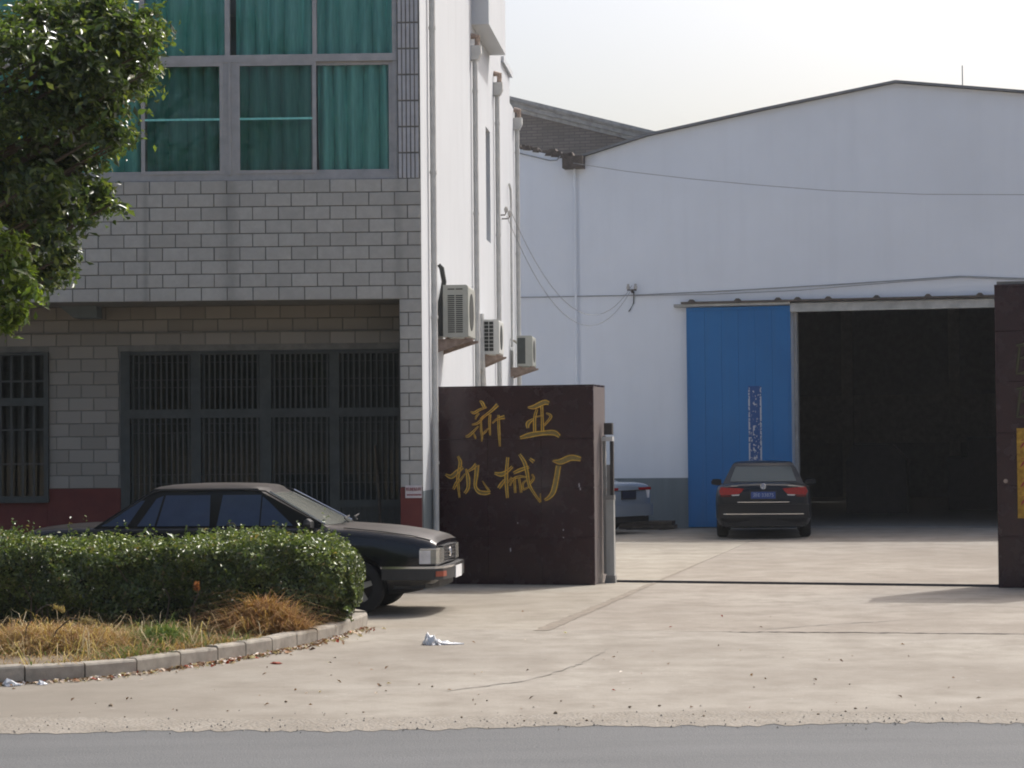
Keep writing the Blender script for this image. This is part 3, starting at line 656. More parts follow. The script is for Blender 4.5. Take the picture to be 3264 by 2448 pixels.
for (x0, z0), (x1, z1) in zip(top[:-1], top[1:]):
    rf.add([(x0, -.10, z0+.012), (x1, -.10, z1+.012), (x1, 26.3, z1+.012), (x0, 26.3, z0+.012), (x0, -.10, z0+th), (x1, -.10, z1+th), (x1, 26.3, z1+th), (x0, 26.3, z0+th)], [(0,1,2,3),(4,7,6,5),(0,4,5,1),(1,5,6,2),(2,6,7,3),(3,7,4,0)])
roof = rf.obj('roof', 'roof_sheet', WH)
m = MB()
for (x0, z0), (x1, z1) in zip(top[:-1], top[1:]):
    m.add([(x0, -.12, z0+.0), (x1, -.12, z1+.0), (x1, -.12, z1+.055), (x0, -.12, z0+.055), (x0, -.101, z0+.0), (x1, -.101, z1+.0), (x1, -.101, z1+.055), (x0, -.101, z0+.055)], [(0,1,2,3),(4,7,6,5),(0,4,5,1),(3,2,6,7)])
m.obj('verge_trim', 'verge_metal', roof)
MB().tube([(5.8, .25, 9.05), (5.8, .25, 9.62)], .012, 6).obj('lightning_rod', 'cable_grey', roof)
# valley gutter outlet and downpipe
MB().box(-2.62, -2.18, -.32, .0, 7.72, 7.98).obj('gutter_box', 'rust', WH)
MB().tube([(-2.40, -.07, .0), (-2.40, -.07, 7.72)], .028, 10).obj('downpipe', 'shed_white', WH, 40)
# door header and sliding track
MB().box(2.20, 8.6, -.16, -.002, 4.535, 4.715).obj('door_lintel', 'header_steel', WH)
MB().box(-.26, 2.20, -.20, -.002, 4.69, 4.745).obj('door_track', 'header_steel', WH)
trk = MB().box(-.1, 8.6, -.24, -.002, 4.75, 4.79).obj('track_cover', 'rust', WH)
for i, x in enumerate((.12, 1.1, 1.95, 2.36, 3.0, 4.0, 5.05, 6.1)): MB().prism([(x-.08, 4.79), (x+.08, 4.79), (x+.03, 4.84), (x-.03, 4.84)], -.22, -.03, 'y').obj('hanger', 'rust', trk)
MB().box(OP0, OP0+.07, -.03, .30, 0, OPH).obj('door_jamb', 'jamb', WH)
bd = MB()
bd.box(0, 2.2, -.125, -.08, .03, 4.67); door = bd.obj('sliding_door', 'blue_door', WH)
for k in range(6):
    x0_ = .036 + k*.355; MB().bbox(x0_, x0_+.3535, -.140+.0006*(k % 2), -.126, .095, 4.595, .002).obj('door_panel', 'blue_door', door)
MB().box(0, .035, -.147, -.126, .03, 4.67).box(2.167, 2.2, -.147, -.126, .03, 4.67).box(.035, 2.167, -.147, -.126, .03, .09).box(.035, 2.167, -.147, -.126, 4.60, 4.67).obj('door_edge', 'blue_door', door)
pm = MB().box(-.137, .137, -.002, .002, -.82, .82).mesh('flaked_strip', 'flaked_print'); link('flaked_strip', pm, door, (1.434, -.144, 2.17))
MB().box(6.8, 9.0, -.14, -.08, .03, 4.67).obj('sliding_door', 'blue_door', WH)
# dim machines inside
def machine(label, x, y, poly, d, mat):
    o = thing('machine', label, 'machine', WM @ Vector((x, y, 0)), WA, 'machines inside the warehouse')
    MB().prism(poly, 0, d, 'y').obj('body', mat, o); MB().box(poly[0][0]+.1, poly[0][0]+.5, -.06, -.001, .4, .9).obj('control_box', 'dark_iron', o)
machine('dark squat machine just inside the doorway by the blue door', 2.6, 9, [(0, .012), (1.5, .012), (1.5, 1.35), (1.1, 1.75), (.2, 1.75), (0, 1.3)], 1.4, 'dark_iron')
machine('wide dim machine towards the middle of the warehouse doorway', 5.0, 12, [(0, .012), (2.4, .012), (2.4, 1.2), (2.0, 1.2), (2.0, 1.9), (.5, 1.9), (.5, 1.4), (0, 1.4)], 1.6, 'dark_iron')

# left low shed wall + brick gable behind
LS = thing('lean_to_shed', 'low pale shed wall with broken sloping top left of the warehouse', 'building', WO, WA); LS.scale = (WSC,)*3
MB().prism([(-9, 0), (-2.325, 0), (-2.325, 7.90), (-3.67, 8.25), (-9, 9.6)], .02, .27, 'y').obj('front_wall', 'shed_white', LS)
MB().box(-9, -2.325, .012, .019, -.02, 1.06).obj('base_band', 'dado_grey', LS)
m = MB(); 
for i in range(26):     # broken tiles and rubble along the sloping top
    s_ = -2.5 - i*.07 + random.uniform(-.03, .03); h = 7.93 + (-s_-2.42)*.262; a = random.uniform(.05, .13)*(1.3 if i < 8 else .8)
    m.prism([(s_-a, h-.02), (s_+a, h-.04), (s_+a*.6, h+a*random.uniform(.5, 1.1)), (s_-a*.3, h+a*random.uniform(.6, 1.3))], .05+random.uniform(-.06, .06), .30, 'y')
m.obj('broken_coping', 'rust', LS)
MB().tube([(-4.2, -.01, 8.28), (-3.5, -.015, 8.08), (-2.95, -.015, 7.93), (-2.80, -.02, 7.93), (-2.72, -.015, 8.02)], .014, 6).obj('conduit', 'cable_grey', LS)
BG = thing('brick_gable', 'old brown brick gable with moulded verge rising behind the lean-to wall', 'building', WO + wv*3.0, WA); BG.scale = (WSC,)*3
sl = (9.80-8.83)/(-4.48+1.03)
def vz(x): return 9.80 + (x+4.48)*sl
MB().prism([(-9.5, 6.5), (1.2, 6.5), (1.2, vz(1.2)-.25), (-9.5, vz(-9.5)-.25)], 0, .25, 'y').obj('gable_wall', 'old_brick', BG)
for k, (o0, o1, p0) in enumerate(((-.30, -.21, -.05), (-.21, -.10, -.12), (-.10, -.06, -.17), (-.06, .02, -.22))):
    MB().prism([(-9.5, vz(-9.5)+o0), (1.2, vz(1.2)+o0), (1.2, vz(1.2)+o1-.002), (-9.5, vz(-9.5)+o1-.002)], p0, .3, 'y').obj('verge_moulding', 'coping', BG)

# timber pile by the wall
tb = thing('timber_stack', 'low dark stack of planks by the grey wall base left of the blue door', 'timber', WM @ Vector((-1.0, -.9, 0)), WA)
for k in range(2):
    for i in range(2): MB().box(-.35+random.uniform(-.05, .05), .80+random.uniform(-.08, .08), i*.26, i*.26+.24, .02+k*.085, .095+k*.085).obj('plank', 'timber', tb)
MB().box(-.2, -.1, 0, .5, 0, .02).box(.5, .6, 0, .5, 0, .02).obj('bearer', 'timber', tb)

# ------------------------------------------------------------------ cables
def sagline(a, b, sag, n=18):
    a, b = Vector(a), Vector(b); return [a.lerp(b, i/n) - Vector((0, 0, sag*4*(i/n)*(1-i/n))) for i in range(n+1)]
insw = FR @ Vector((10.56, .14, 5.87))
brk = WM @ Vector((-1.157, -.16, 5.17))
def cable(label, pts, r=.011, mat='cable_grey'):
    return tag(MB().tube(pts, r, 6).obj('power_cable', mat), label, 'cable')
cable('upper of the two thin wires sagging from the white flank to the warehouse', sagline(insw + Vector((.05, 0, .03)), brk, 1.15), .006)
cable('lower of the two thin wires sagging from the white flank to the warehouse', sagline(insw + Vector((-.02, 0, -.06)), brk + Vector((0, 0, -.06)), 1.30), .006)
P = [WM @ Vector((s_, -.45, h)) for s_, h in ((-2.35, 7.80), (-1.2, 7.58), (.185, 7.37), (1.6, 7.19), (3.1, 7.02), (5, 6.88), (7.1, 6.80), (10, 6.9), (12, 7.0))]
cable('long thin wire drooping across the upper warehouse gable', P, .007)
P = [WM @ Vector((s_, -.03, h)) for s_, h in ((-5, 4.99), (-3.7, 4.985), (-1.2, 4.97), (1, 5.02), (3.1, 5.09), (5.7, 5.20), (7, 5.12), (9, 5.0))]
cable('thicker cable clipped along the warehouse wall above the door track', P, .012, 'cable_grey')
P = [WM @ Vector((s_, -.06, h)) for s_, h in ((-1.15, 4.96), (.5, 4.95), (2.4, 4.99), (4.2, 5.10), (5.7, 5.175), (7.0, 5.09), (9, 4.97))]
cable('second lighter cable running just below the thicker wall cable', P, .008)
ib = thing('insulator_bracket', 'small iron insulator bracket on the warehouse wall left of the door', 'bracket', WM @ Vector((-1.157, -.01, 5.0)), WA)
MB().box(-.02, .02, -.18, .0, .02, .06).box(-.10, .10, -.19, -.15, .06, .09).obj('arm', 'rust', ib)
for x in (-.08, .08): MB().lathe([(.0, .0), (.035, .0), (.04, .05), (.025, .08), (.03, .11), (0, .12)], (x, -.17, .09), 'z', 10).obj('insulator', 'porcelain', ib)
MB().tube([(.02, -.03, .05), (.01, -.03, -.2), (-.06, -.03, -.33), (-.1, -.03, -.38)], .012, 6).obj('tail', 'cable', ib)
i2 = thing('insulator_bracket', 'pair of small insulators fixed high on the white flank wall', 'bracket', FR @ Vector((10.56, 0, 5.80)), side_rz)
for x in (-.35, .3): MB().tube([(x, 0, 0), (x, -.12, .0), (x, -.14, .05)], .012, 6).obj('hook', 'rust', i2); MB().lathe([(0, .0), (.03, .0), (.038, .05), (.02, .09), (0, .1)], (x, -.14, .05), 'z', 10).obj('insulator', 'porcelain', i2)

# ------------------------------------------------------------------ cars
def lerp(a, b, t): return a + (b-a)*t
def wheel(parent, x, y, r, wd, sign):
    """sign = -1 for the right-hand side (outer face towards -y)"""
    w_ = wd/2; prof = [(r*.62, -w_), (r*.86, -w_), (r*.95, -w_*.85), (r, -w_*.5), (r, w_*.5), (r*.95, w_*.85), (r*.86, w_), (r*.62, w_)]
    o = MB().lathe(prof, (x, y, r), 'y', 32).obj('wheel', 'rubber', parent, 35)
    m = MB(); ri = r*.64; oy = sign*w_*.55
    m.lathe([(ri, sign*w_*.95), (ri*.93, sign*w_*.92), (ri*.88, sign*w_*.3), (0, sign*w_*.25)], (x, y, r), 'y', 32, 1)
    for k in range(5):
        a = 2*math.pi*k/5 + .3; ca, sa = math.cos(a), math.sin(a); h0, h1 = ri*.20, ri*.13
        P = [(0, -h0), (ri*.93, -h1), (ri*.93, h1), (0, h0)]
        v = [(x + p*ca - q*sa, y + yy, r + p*sa + q*ca) for yy in (sign*w_*.72, sign*w_*.35) for p, q in P]
        m.add(v, [(0,1,2,3), (4,7,6,5), (0,4,5,1), (1,5,6,2), (2,6,7,3), (3,7,4,0)], 0)
    m.lathe([(0, sign*w_*.80), (ri*.2, sign*w_*.78), (ri*.22, sign*w_*.4)], (x, y, r), 'y', 16, 0)
    m.obj('rim', ['rim_alloy', 'skirt_dark'], o, 35); return o
def sedan(label, loc, rz, P):
    car = thing('parked_car', label, 'car', loc, rz); pm = P['paint']
    # densified body loft
    st = P['st']; xs = [a[0] for a in st]; rows = []
    for i in range(len(st)-1):
        n = 4
        for k in range(n):
            u = k/n; p0, p1, p2, p3 = st[max(i-1,0)], st[i], st[i+1], st[min(i+2, len(st)-1)]
            def mono(c):
                d = p2[c]-p1[c]
                if c == 0: return p1[c]+d*u
                h1 = p2[0]-p1[0]; m1 = d/h1
                a1 = (p2[c]-p0[c])/(p2[0]-p0[0]) if i > 0 else m1; a2 = (p3[c]-p1[c])/(p3[0]-p1[0]) if i < len(st)-2 else m1
                if a1*m1 < 0: a1 = 0
                if a2*m1 < 0: a2 = 0
                a1 = max(-3*abs(m1), min(3*abs(m1), a1)); a2 = max(-3*abs(m1), min(3*abs(m1), a2))
                return (2*u**3-3*u*u+1)*p1[c] + (u**3-2*u*u+u)*h1*a1 + (-2*u**3+3*u*u)*p2[c] + (u**3-u*u)*h1*a2
            rows.append([mono(c) for c in range(5)])
    rows.append(list(st[-1])); loops = []
    for x, w_, zb, zs, zc in rows:
        zm = zb + (zs-zb)*.55
        half = [(0, zb), (w_*.80, zb), (w_*.93, zb+.05), (w_*.985, zb+.16), (w_, zm), (w_*.992, zm+(zs-zm)*.5), (w_*.975, zs-.075), (w_*.945, zs-.022), (w_*.90, zs+.004), (w_*.80, zs+(zc-zs)*.42), (w_*.5, zs+(zc-zs)*.86), (0, zc)]
        loops.append([(x, -y, z) for y, z in half] + [(x, y, z) for y, z in half[-2:0:-1]])
    m = MB(); m.grid(loops, 0, True); n = len(loops[0])
    o0 = len(m.v); m.f.append(tuple(range(n-1, -1, -1))); m.mi.append(0); m.f.append(tuple(range(o0-n, o0))); m.mi.append(0)
    body = m.obj('body', [pm, 'skirt_dark'], car, 32)
    for ax in P['axles']:
        for sg in (-1, 1):
            c = MB().lathe([(0, 0), (P['arch'], 0), (P['arch'], .5), (0, .5)], (ax, sg*(P['w']-.22) if sg > 0 else -(P['w']-.22)-.5, P['r']+.015), 'y', 40).obj('cut', 'skirt_dark', car)
            bm = body.modifiers.new('arch', 'BOOLEAN'); bm.operation = 'DIFFERENCE'; bm.object = c; bm.solver = 'EXACT'; bm.material_mode = 'TRANSFER'
    bpy.context.view_layer.update()
    dg = bpy.context.evaluated_depsgraph_get(); me = bpy.data.meshes.new_from_object(body.evaluated_get(dg)); body.modifiers.clear(); body.data = me
    me.polygons.foreach_set('use_smooth', [True]*len(me.polygons)); me.set_sharp_from_angle(angle=R(32))
    for o in [o for o in bpy.data.objects if o.name.startswith('cut')]: bpy.data.objects.remove(o)
    # greenhouse
    g = P['gh']; zb, zr = g['zb'], g['zr']; bow = .10
    def prof(v): return lerp(zb, zr, v), lerp(g['xf0'], g['xf1'], v), lerp(g['xr0'], g['xr1'], v), lerp(g['hb'], g['hr'], v - .12*v*(1-v))
    def loop(z, xf, xr, hw, nb=8, ns=10):
        L = []
        for k in range(nb): y = -hw + 2*hw*k/nb; L.append((xf - bow*(y/hw)**2, y, z))
        for k in range(ns): L.append((lerp(xf-bow, xr+bow*.7, k/ns), hw, z))
        for k in range(nb): y = hw - 2*hw*k/nb; L.append((xr + bow*.7*(y/hw)**2, y, z))
        for k in range(ns): L.append((lerp(xr+bow*.7, xf-bow, k/ns), -hw, z))
        return L
    rows = [loop(*prof(v)) for v in (0, .2, .4, .6, .8, .93, 1)]
    _, xf, xr, hw = prof(1); dz = g['ztop'] - zr
    rows += [loop(zr+dz*.35, xf-.03, xr+.03, hw-.018), loop(zr+dz*.62, xf-.08, xr+.09, hw-.06), loop(zr+dz*.82, xf-.2, xr+.2, hw-.17), loop(zr+dz*.96, xf-.45, xr+.45, hw-.36), loop(zr+dz, xf-.6, xr+.6, .04)]
    m = MB(); m.grid(rows, 0, True); n = len(rows[0]); m.f.append(tuple(range(len(m.v)-n, len(m.v)))); m.mi.append(0)
    m.obj('cabin', pm, car, 30)
    def side_y(z, off): v = (z-zb)/(zr-zb); return prof(v)[3] + off
    for poly in g['side']:
        for sg in (-1, 1):
            MB().add([(x, sg*side_y(z, .006), z) for x, z in poly], [tuple(range(len(poly)))]).obj('side_window', 'car_glass', car, None, False)
    def screen(name, front, v0, v1, fr0, fr1, mat):
        rws = []
        for i in range(7):
            v = lerp(v0, v1, i/6); z, xf_, xr_, hw_ = prof(v); fr = lerp(fr0, fr1, i/6); row = []
            for k in range(11):
                y = hw_*fr*(-1+2*k/10); row.append((xf_ - bow*(y/hw_)**2 + .007, y, z+.003) if front else (xr_ + bow*.7*(y/hw_)**2 - .007, y, z+.003))
            rws.append(row)
        return MB().grid(rws).obj(name, mat, car, 80, False)
    screen('windscreen', True, .05, .93, .93, .90, P.get('wsmat', 'car_glass')); screen('rear_window', False, g.get('rv0', .12), g.get('rv1', .90), .84, .86, 'car_glass' if 'rearmat' not in P else P['rearmat'])
    for ax in P['axles']:
        for sg in (-1, 1): wheel(car, ax, sg*P['track'], P['r'], P['tw'], sg)
    for sg in (-1, 1):   # door mirrors
        x, z = P['mirror']; y = sg*(P['w']+.0)
        m = MB(); rws = []
        for u, f in ((0, .55), (.06, .95), (.11, 1), (.15, .8)):
            rws.append([(x - u*.5 + .05, y - sg*.06 + sg*.20*a_, z + .065*f*b_) for a_, b_ in ((0, -1), (.5, -1.05), (1, -.7), (1.05, .1), (.9, .9), (.4, 1.05), (0, .8))])
        m.grid(rws, 0, True); k = 7; m.f.append(tuple(range(k))); m.mi.append(0); m.f.append(tuple(range(len(m.v)-k, len(m.v)))); m.mi.append(0)
        m.box(x-.02, x+.03, min(y-sg*.14, y), max(y-sg*.14, y), z-.06, z-.03)
        m.obj('mirror', P.get('mirmat', pm), car, 40)
    return car, body, side_y, prof

# --- old black saloon at the office, seen from its right side
SP = dict(paint='paint_black', w=.85, r=.30, arch=.345, axles=(.09, -2.57), track=.715, tw=.19, mirror=(-.42, .985), mirmat='black_trim', wsmat='windscreen2',
  st=[(-3.66, .70, .40, .84, .88), (-3.58, .80, .33, .91, .945), (-3.2, .835, .25, .950, .985), (-2.66, .845, .22, .962, .99), (-1.4, .85, .20, .962, .985), (-.3, .85, .20, .955, .985), (-.1, .848, .20, .935, .972), (.35, .842, .21, .895, .94), (.70, .828, .25, .845, .89), (.88, .812, .31, .805, .845), (.955, .79, .37, .765, .79)],
  gh=dict(zb=.955, zr=1.345, ztop=1.43, xf0=-.13, xf1=-.90, xr0=-2.90, xr1=-2.30, hb=.795, hr=.635, rv0=.1,
    side=[[(-1.45, .972), (-.98, .972), (-.98, 1.305), (-1.41, 1.305)], [(-.965, .972), (-.60, .972), (-.90, 1.24), (-.965, 1.29)],
          [(-2.12, .972), (-1.53, .972), (-1.55, 1.305), (-2.05, 1.305)], [(-2.34, .972), (-2.145, .972), (-2.075, 1.30), (-2.15, 1.27)], [(-2.74, .975), (-2.45, .975), (-2.28, 1.25), (-2.36, 1.25)]]))
t = NT('windscreen2'); t.col((.17, .175, .155)).set(.12, 0, .8)
HA = R(-7.0)
black, body, sy, pf = sedan('old dusty black saloon parked behind the clipped hedge', (-1.69, 24.80, 0), HA, SP)
for sg in (-1, 1):
    pl = [(.79, sg*.826), (.88, sg*.818), (.962, sg*.79), (.985, sg*.70), (.985, sg*.43), (.90, sg*.43)]
    lamp = MB().prism(pl, .555, .715, 'z').obj('headlight', 'lamp_white', black); lamp.data.materials[0] = MAT['lamp_white']
    MB().prism([(x+.004, y*1.005) for x, y in pl[:3]] + [(.99, sg*.69), (.99, sg*.66)] + [(.9, sg*.66)], .705, .722, 'z').obj('chrome_trim', 'chrome', lamp)
    MB().prism([(.785, sg*.8285), (.87, sg*.8225), (.905, sg*.812), (.90, sg*.76), (.79, sg*.76)], .556, .70, 'z').obj('indicator_lens', 'tail_clear', lamp)
gr = MB().box(.93, .982, -.425, .425, .565, .735).obj('grille', 'black_trim', black)
for z in (.578, .615, .652, .689, .722): MB().box(.978, .992, -.42, .42, z-.006, z+.006).obj('slat', 'chrome', gr)
for y in (-.422, .415): MB().box(.978, .993, y, y+.012, .57, .735).obj('surround', 'chrome', gr)
em = MB().lathe([(.050, .0), (.056, .006), (.050, .012), (.044, .006), (.050, .0)], (.99, 0, .652), 'x', 20).obj('emblem', 'chrome', gr, 40)
for a_, b_ in (((-.026, .04), (0, -.005)), ((.026, .04), (0, -.005)), ((-.038, .02), (-.018, -.045)), ((-.018, -.045), (0, -.005)), ((0, -.005), (.018, -.045)), ((.038, .02), (.018, -.045))):
    MB().tube([(.998, a_[0], .652+a_[1]), (.998, b_[0], .652+b_[1])], .006, 5).obj('emblem_bar', 'chrome', em)
bp = [(.38, .864), (.80, .862), (.95, .83), (1.03, .74), (1.075, .50), (1.085, 0)]
full = [(x, -y) for x, y in bp] + [(x, y) for x, y in bp[-2::-1]]
inner = [(x-.10 if x > .9 else x, y*.93) for x, y in full][::-1]
bumper = MB().prism(full + inner, .385, .525, 'z').obj('front_bumper', 'bumper_grey', black, 30)
def ring(off, z0, z1, mat, name, par, lo=0):
    o_ = [(x+off, y + (off if y > 0 else -off if y < 0 else 0)) for x, y in full][lo:len(full)-lo]; i_ = [(x-.02, y*.985) for x, y in o_][::-1]
    return MB().prism(o_ + i_, z0, z1, 'z').obj(name, mat, par, 30)
ring(.005, .505, .530, 'chrome', 'bumper_strip', bumper)
for sg in (-1, 1): MB().prism([(.965, sg*.826), (1.035, sg*.745), (1.055, sg*.66), (1.02, sg*.66), (.95, sg*.80)], .42, .475, 'z').obj('bumper_indicator', 'amber', bumper)
MB().box(1.082, 1.092, -.22, .22, .375, .505).obj('number_plate', 'plate_white', bumper)
MB().prism([(.50, -.80), (.84, -.76), (.95, -.5), (.97, 0), (.95, .5), (.84, .76), (.50, .80)], .29, .384, 'z').obj('valance', 'black_trim', bumper)
for sg in (-1, 1):
    MB().box(-2.35, -.36, sg*.851-.005, sg*.851+.006, .50, .535).obj('side_moulding', 'black_trim', black)
    for x in (-.62, -1.48, -2.28): MB().box(x-.003, x+.003, sg*.8505-.004, sg*.8505+.0015, .30, .90).obj('door_gap', 'skirt_dark', black)
    for x in (-1.30, -2.10): MB().box(x-.09, x+.09, sg*.85-.012, sg*.85+.016, .80, .83).obj('door_handle', 'black_trim', black)
    MB().tube([(-.29, sg*.78, .995), (-.58, sg*.725, 1.15), (-.94, sg*.645, 1.345), (-1.2, sg*.635, 1.362), (-2.1, sg*.635, 1.358), (-2.2, sg*.645, 1.335), (-2.49, sg*.725, 1.15), (-2.70, sg*.78, 1.0)], .010, 6).obj('drip_rail', 'black_trim', black)
for sg in (-1, 1): MB().tube([(-.05, sg*.775, .945), (.35, sg*.765, .906), (.70, sg*.752, .856), (.90, sg*.735, .806)], .005, 5).obj('bonnet_gap', 'skirt_dark', black)
for sg in (-1, 1): MB().tube([(-.255, sg*.752, .985), (-.56, sg*.69, 1.15), (-.90, sg*.60, 1.338)], .009, 6).obj('glint_strip', 'chrome', black)  # added chrome strips standing in for the sun glint along the windscreen
for y0_ in (-.45, .1): MB().tube([(-.06, y0_, 1.0), (-.12, y0_+.1, 1.035), (-.16, y0_+.55, 1.05)], .011, 5).obj('wiper', 'black_trim', black)
MB().prism([(-3.68, -.70), (-3.56, -.84), (-3.0, -.865), (-3.0, .865), (-3.56, .84), (-3.68, .70)], .34, .52, 'z').obj('rear_bumper', 'bumper_grey', black)
for sg in (-1, 1): MB().prism([(-3.665, sg*.40), (-3.665, sg*.70), (-3.60, sg*.79), (-3.5, sg*.83), (-3.5, sg*.76)], .62, .80, 'z').obj('tail_lamp', 'tail_red', black)

# --- dark saloon by the blue door, seen from behind
def rear_kit(car, e, w_, lamps, plate, emz, strips, lipz, pm, emblem=True, platetext=None):
    """e: x of rear face"""
    for sg in (-1, 1):
        for poly, mat in lamps:
            MB().prism([(sg*y, z) for y, z in poly], e-.012, e+.16, 'x').obj('tail_lamp' if mat != 'tail_clear' else 'reverse_lamp', mat, car)
    MB().box(e-.014, e+.02, -plate[0]-.02, plate[0]+.02, plate[1]-.02, plate[2]+.02).obj('plate_recess', 'black_trim', car)
    pl = MB().box(e-.020, e-.0145, -plate[0], plate[0], plate[1], plate[2]).obj('number_plate', 'plate_blue' if platetext else 'plate_dark', car)
    if platetext: text_mesh('plate_text', platetext, (plate[2]-plate[1])*.72, 'plate_text', pl, (e-.022, 0, (plate[1]+plate[2])/2), (math.pi/2, 0, -math.pi/2))
    if emblem:
        em = MB().lathe([(.048, 0), (.056, -.008), (.050, -.014), (.042, -.008), (.048, 0)], (e-.006, 0, emz), 'x', 24).obj('emblem', 'chrome', car, 40)
        MB().lathe([(0, 0), (.045, 0)], (e-.008, 0, emz), 'x', 24).obj('emblem_disc', 'plate_blue', em)
        for a_, b_ in (((-.026, .038), (0, -.003)), ((.026, .038), (0, -.003)), ((-.036, .02), (-.017, -.04)), ((-.017, -.04), (0, -.003)), ((0, -.003), (.017, -.04)), ((.036, .02), (.017, -.04))):
            MB().tube([(e-.014, a_[0], emz+a_[1]), (e-.014, b_[0], emz+b_[1])], .006, 5).obj('emblem_bar', 'chrome', em)
    for hw_, z, th_ in strips: MB().prism([(e+.05, -hw_), (e-.018, -hw_+.06), (e-.03, 0), (e-.018, hw_-.06), (e+.05, hw_), (e+.09, hw_), (e+.02, 0), (e+.09, -hw_)], z-th_/2, z+th_/2, 'z').obj('chrome_strip', 'chrome', car)
PP = dict(paint='paint_ink', w=.915, r=.325, arch=.365, axles=(0, -2.80), track=.79, tw=.22, mirror=(-.45, 1.02),
  st=[(-3.97, .76, .36, .90, .96), (-3.93, .82, .29, .965, 1.02), (-3.82, .865, .25, .995, 1.06), (-3.4, .905, .21, 1.0, 1.07), (-2.8, .915, .2, 1.0, 1.06), (-1.4, .915, .18, .985, 1.03), (-.2, .91, .18, .95, 1.0), (.4, .90, .2, .87, .94), (.75, .86, .24, .76, .83), (.93, .74, .3, .66, .70)],
  gh=dict(zb=.99, zr=1.385, ztop=1.465, xf0=.12, xf1=-.75, xr0=-3.42, xr1=-2.45, hb=.79, hr=.60, rv0=.22, rv1=.92,
    side=[[(-1.4, 1.01), (-.35, 1.01), (-.85, 1.33), (-1.36, 1.345)], [(-2.55, 1.01), (-1.45, 1.01), (-1.42, 1.345), (-2.25, 1.33)]]))
t = NT('rear_tint'); t.col((.045, .058, .055)).set(.10, 0, .7); PP['rearmat'] = 'rear_tint'
ink, b_, _, _ = sedan('dark saloon with red tail lamps parked nose-in at the blue door', (5.17, 45.90, 0), R(83.5), PP)
rear_kit(ink, -3.975, .9, [([(.36, .955), (.80, .985), (.83, .90), (.80, .835), (.46, .85), (.40, .90)], 'tail_red'), ([(.44, .845), (.60, .84), (.58, .82), (.46, .825)], 'tail_clear'), ([(.60, .834), (.80, .83), (.80, .80), (.62, .80)], 'tail_dark')],
   (.23, .765, .895), .995, [(.53, .70, .018)], .68, 'paint_ink', platetext='浙E·33875')
lid = MB()
for y in (-.60, .48): MB().box(-3.985, -3.955, y, y+.13, 1.0, 1.014).obj('badge', 'chrome', ink)
MB().prism([(-3.96, -.86), (-4.0, -.70), (-4.02, 0), (-4.0, .70), (-3.96, .86), (-3.6, .90), (-3.6, -.90)], .40, .66, 'z').obj('rear_bumper', 'paint_ink', ink, 30)
MB().prism([(-3.93, -.78), (-3.99, 0), (-3.93, .78), (-3.6, .80), (-3.6, -.80)], .24, .399, 'z').obj('lower_valance', 'skirt_dark', ink)
MB().prism([(-3.955, -.84), (-4.006, -.70), (-4.026, 0), (-4.006, .70), (-3.955, .84), (-3.9, .84), (-3.9, -.84)], .468, .486, 'z').obj('bumper_chrome', 'chrome', ink)
MB().box(-3.976, -3.95, -.56, .56, .668, .674).obj('lid_gap', 'skirt_dark', ink)

# --- silver-blue saloon half hidden by the gate wall
BP = dict(paint='paint_silver', w=.89, r=.31, arch=.35, axles=(0, -2.70), track=.77, tw=.21, mirror=(-.45, .98),
  st=[(-3.82, .74, .40, .90, .95), (-3.78, .80, .33, .96, 1.01), (-3.66, .85, .28, .985, 1.05), (-3.3, .885, .22, .985, 1.05), (-2.7, .89, .2, .97, 1.03), (-1.4, .89, .18, .95, 1.0), (-.2, .885, .18, .92, .97), (.4, .87, .2, .84, .91), (.72, .83, .24, .74, .81), (.90, .72, .3, .64, .68)],
  gh=dict(zb=.965, zr=1.36, ztop=1.44, xf0=.12, xf1=-.72, xr0=-3.25, xr1=-2.35, hb=.77, hr=.58, rv0=.2, rv1=.92,
    side=[[(-1.4, .985), (-.35, .985), (-.82, 1.31), (-1.36, 1.325)], [(-2.45, .985), (-1.45, .985), (-1.42, 1.325), (-2.15, 1.31)]]))
silver, b_, _, _ = sedan('silver-blue saloon partly hidden behind the low granite gate wall', (-.60, 47.35, 0), R(140), BP)
rear_kit(silver, -3.825, .88, [([(.34, .935), (.75, .94), (.75, .885), (.36, .885)], 'tail_red'), ([(.60, .879), (.70, .879), (.68, .72), (.64, .72)], 'tail_clear')], (.22, .72, .86), .99, [(.60, .88, .012)], .6, 'paint_silver', emblem=False, platetext=None)
MB().prism([(-3.82, -.83), (-3.87, -.66), (-3.89, 0), (-3.87, .66), (-3.82, .83), (-3.4, .875), (-3.4, -.875)], .36, .60, 'z').obj('rear_bumper', 'paint_silver', silver, 30)
MB().prism([(-3.78, -.74), (-3.85, 0), (-3.78, .74), (-3.4, .76), (-3.4, -.76)], .24, .359, 'z').obj('lower_valance', 'skirt_dark', silver)

# ------------------------------------------------------------------ planting bed, kerb
KJ = [(-7.0, 16.62), (-6.2, 16.68), (-5.4, 16.80), (-4.6, 17.03), (-3.816, 17.371), (-3.399, 17.642), (-3.054, 18.03), (-2.774, 18.52), (-2.525, 18.98), (-2.332, 19.36), (-2.146, 19.77), (-1.975, 20.26), (-1.834, 20.76), (-1.70, 21.28), (-1.52, 22.32), (-1.50, 22.8), (-1.68, 23.2), (-2.1, 23.38), (-2.9, 23.45), (-3.9, 23.50), (-4.9, 23.55), (-5.9, 23.6), (-7.0, 23.65), (-8.5, 23.7)]
kerb = thing('kerb', 'weathered concrete kerb stones curving round the hedge bed', 'kerb', (0, 0, 0))
def offset(i, d):
    a = Vector(KJ[max(i-1, 0)]); b = Vector(KJ[min(i+1, len(KJ)-1)]); tn = (b-a).normalized(); n = Vector((-tn.y, tn.x)); p = Vector(KJ[i]) + n*d; return p
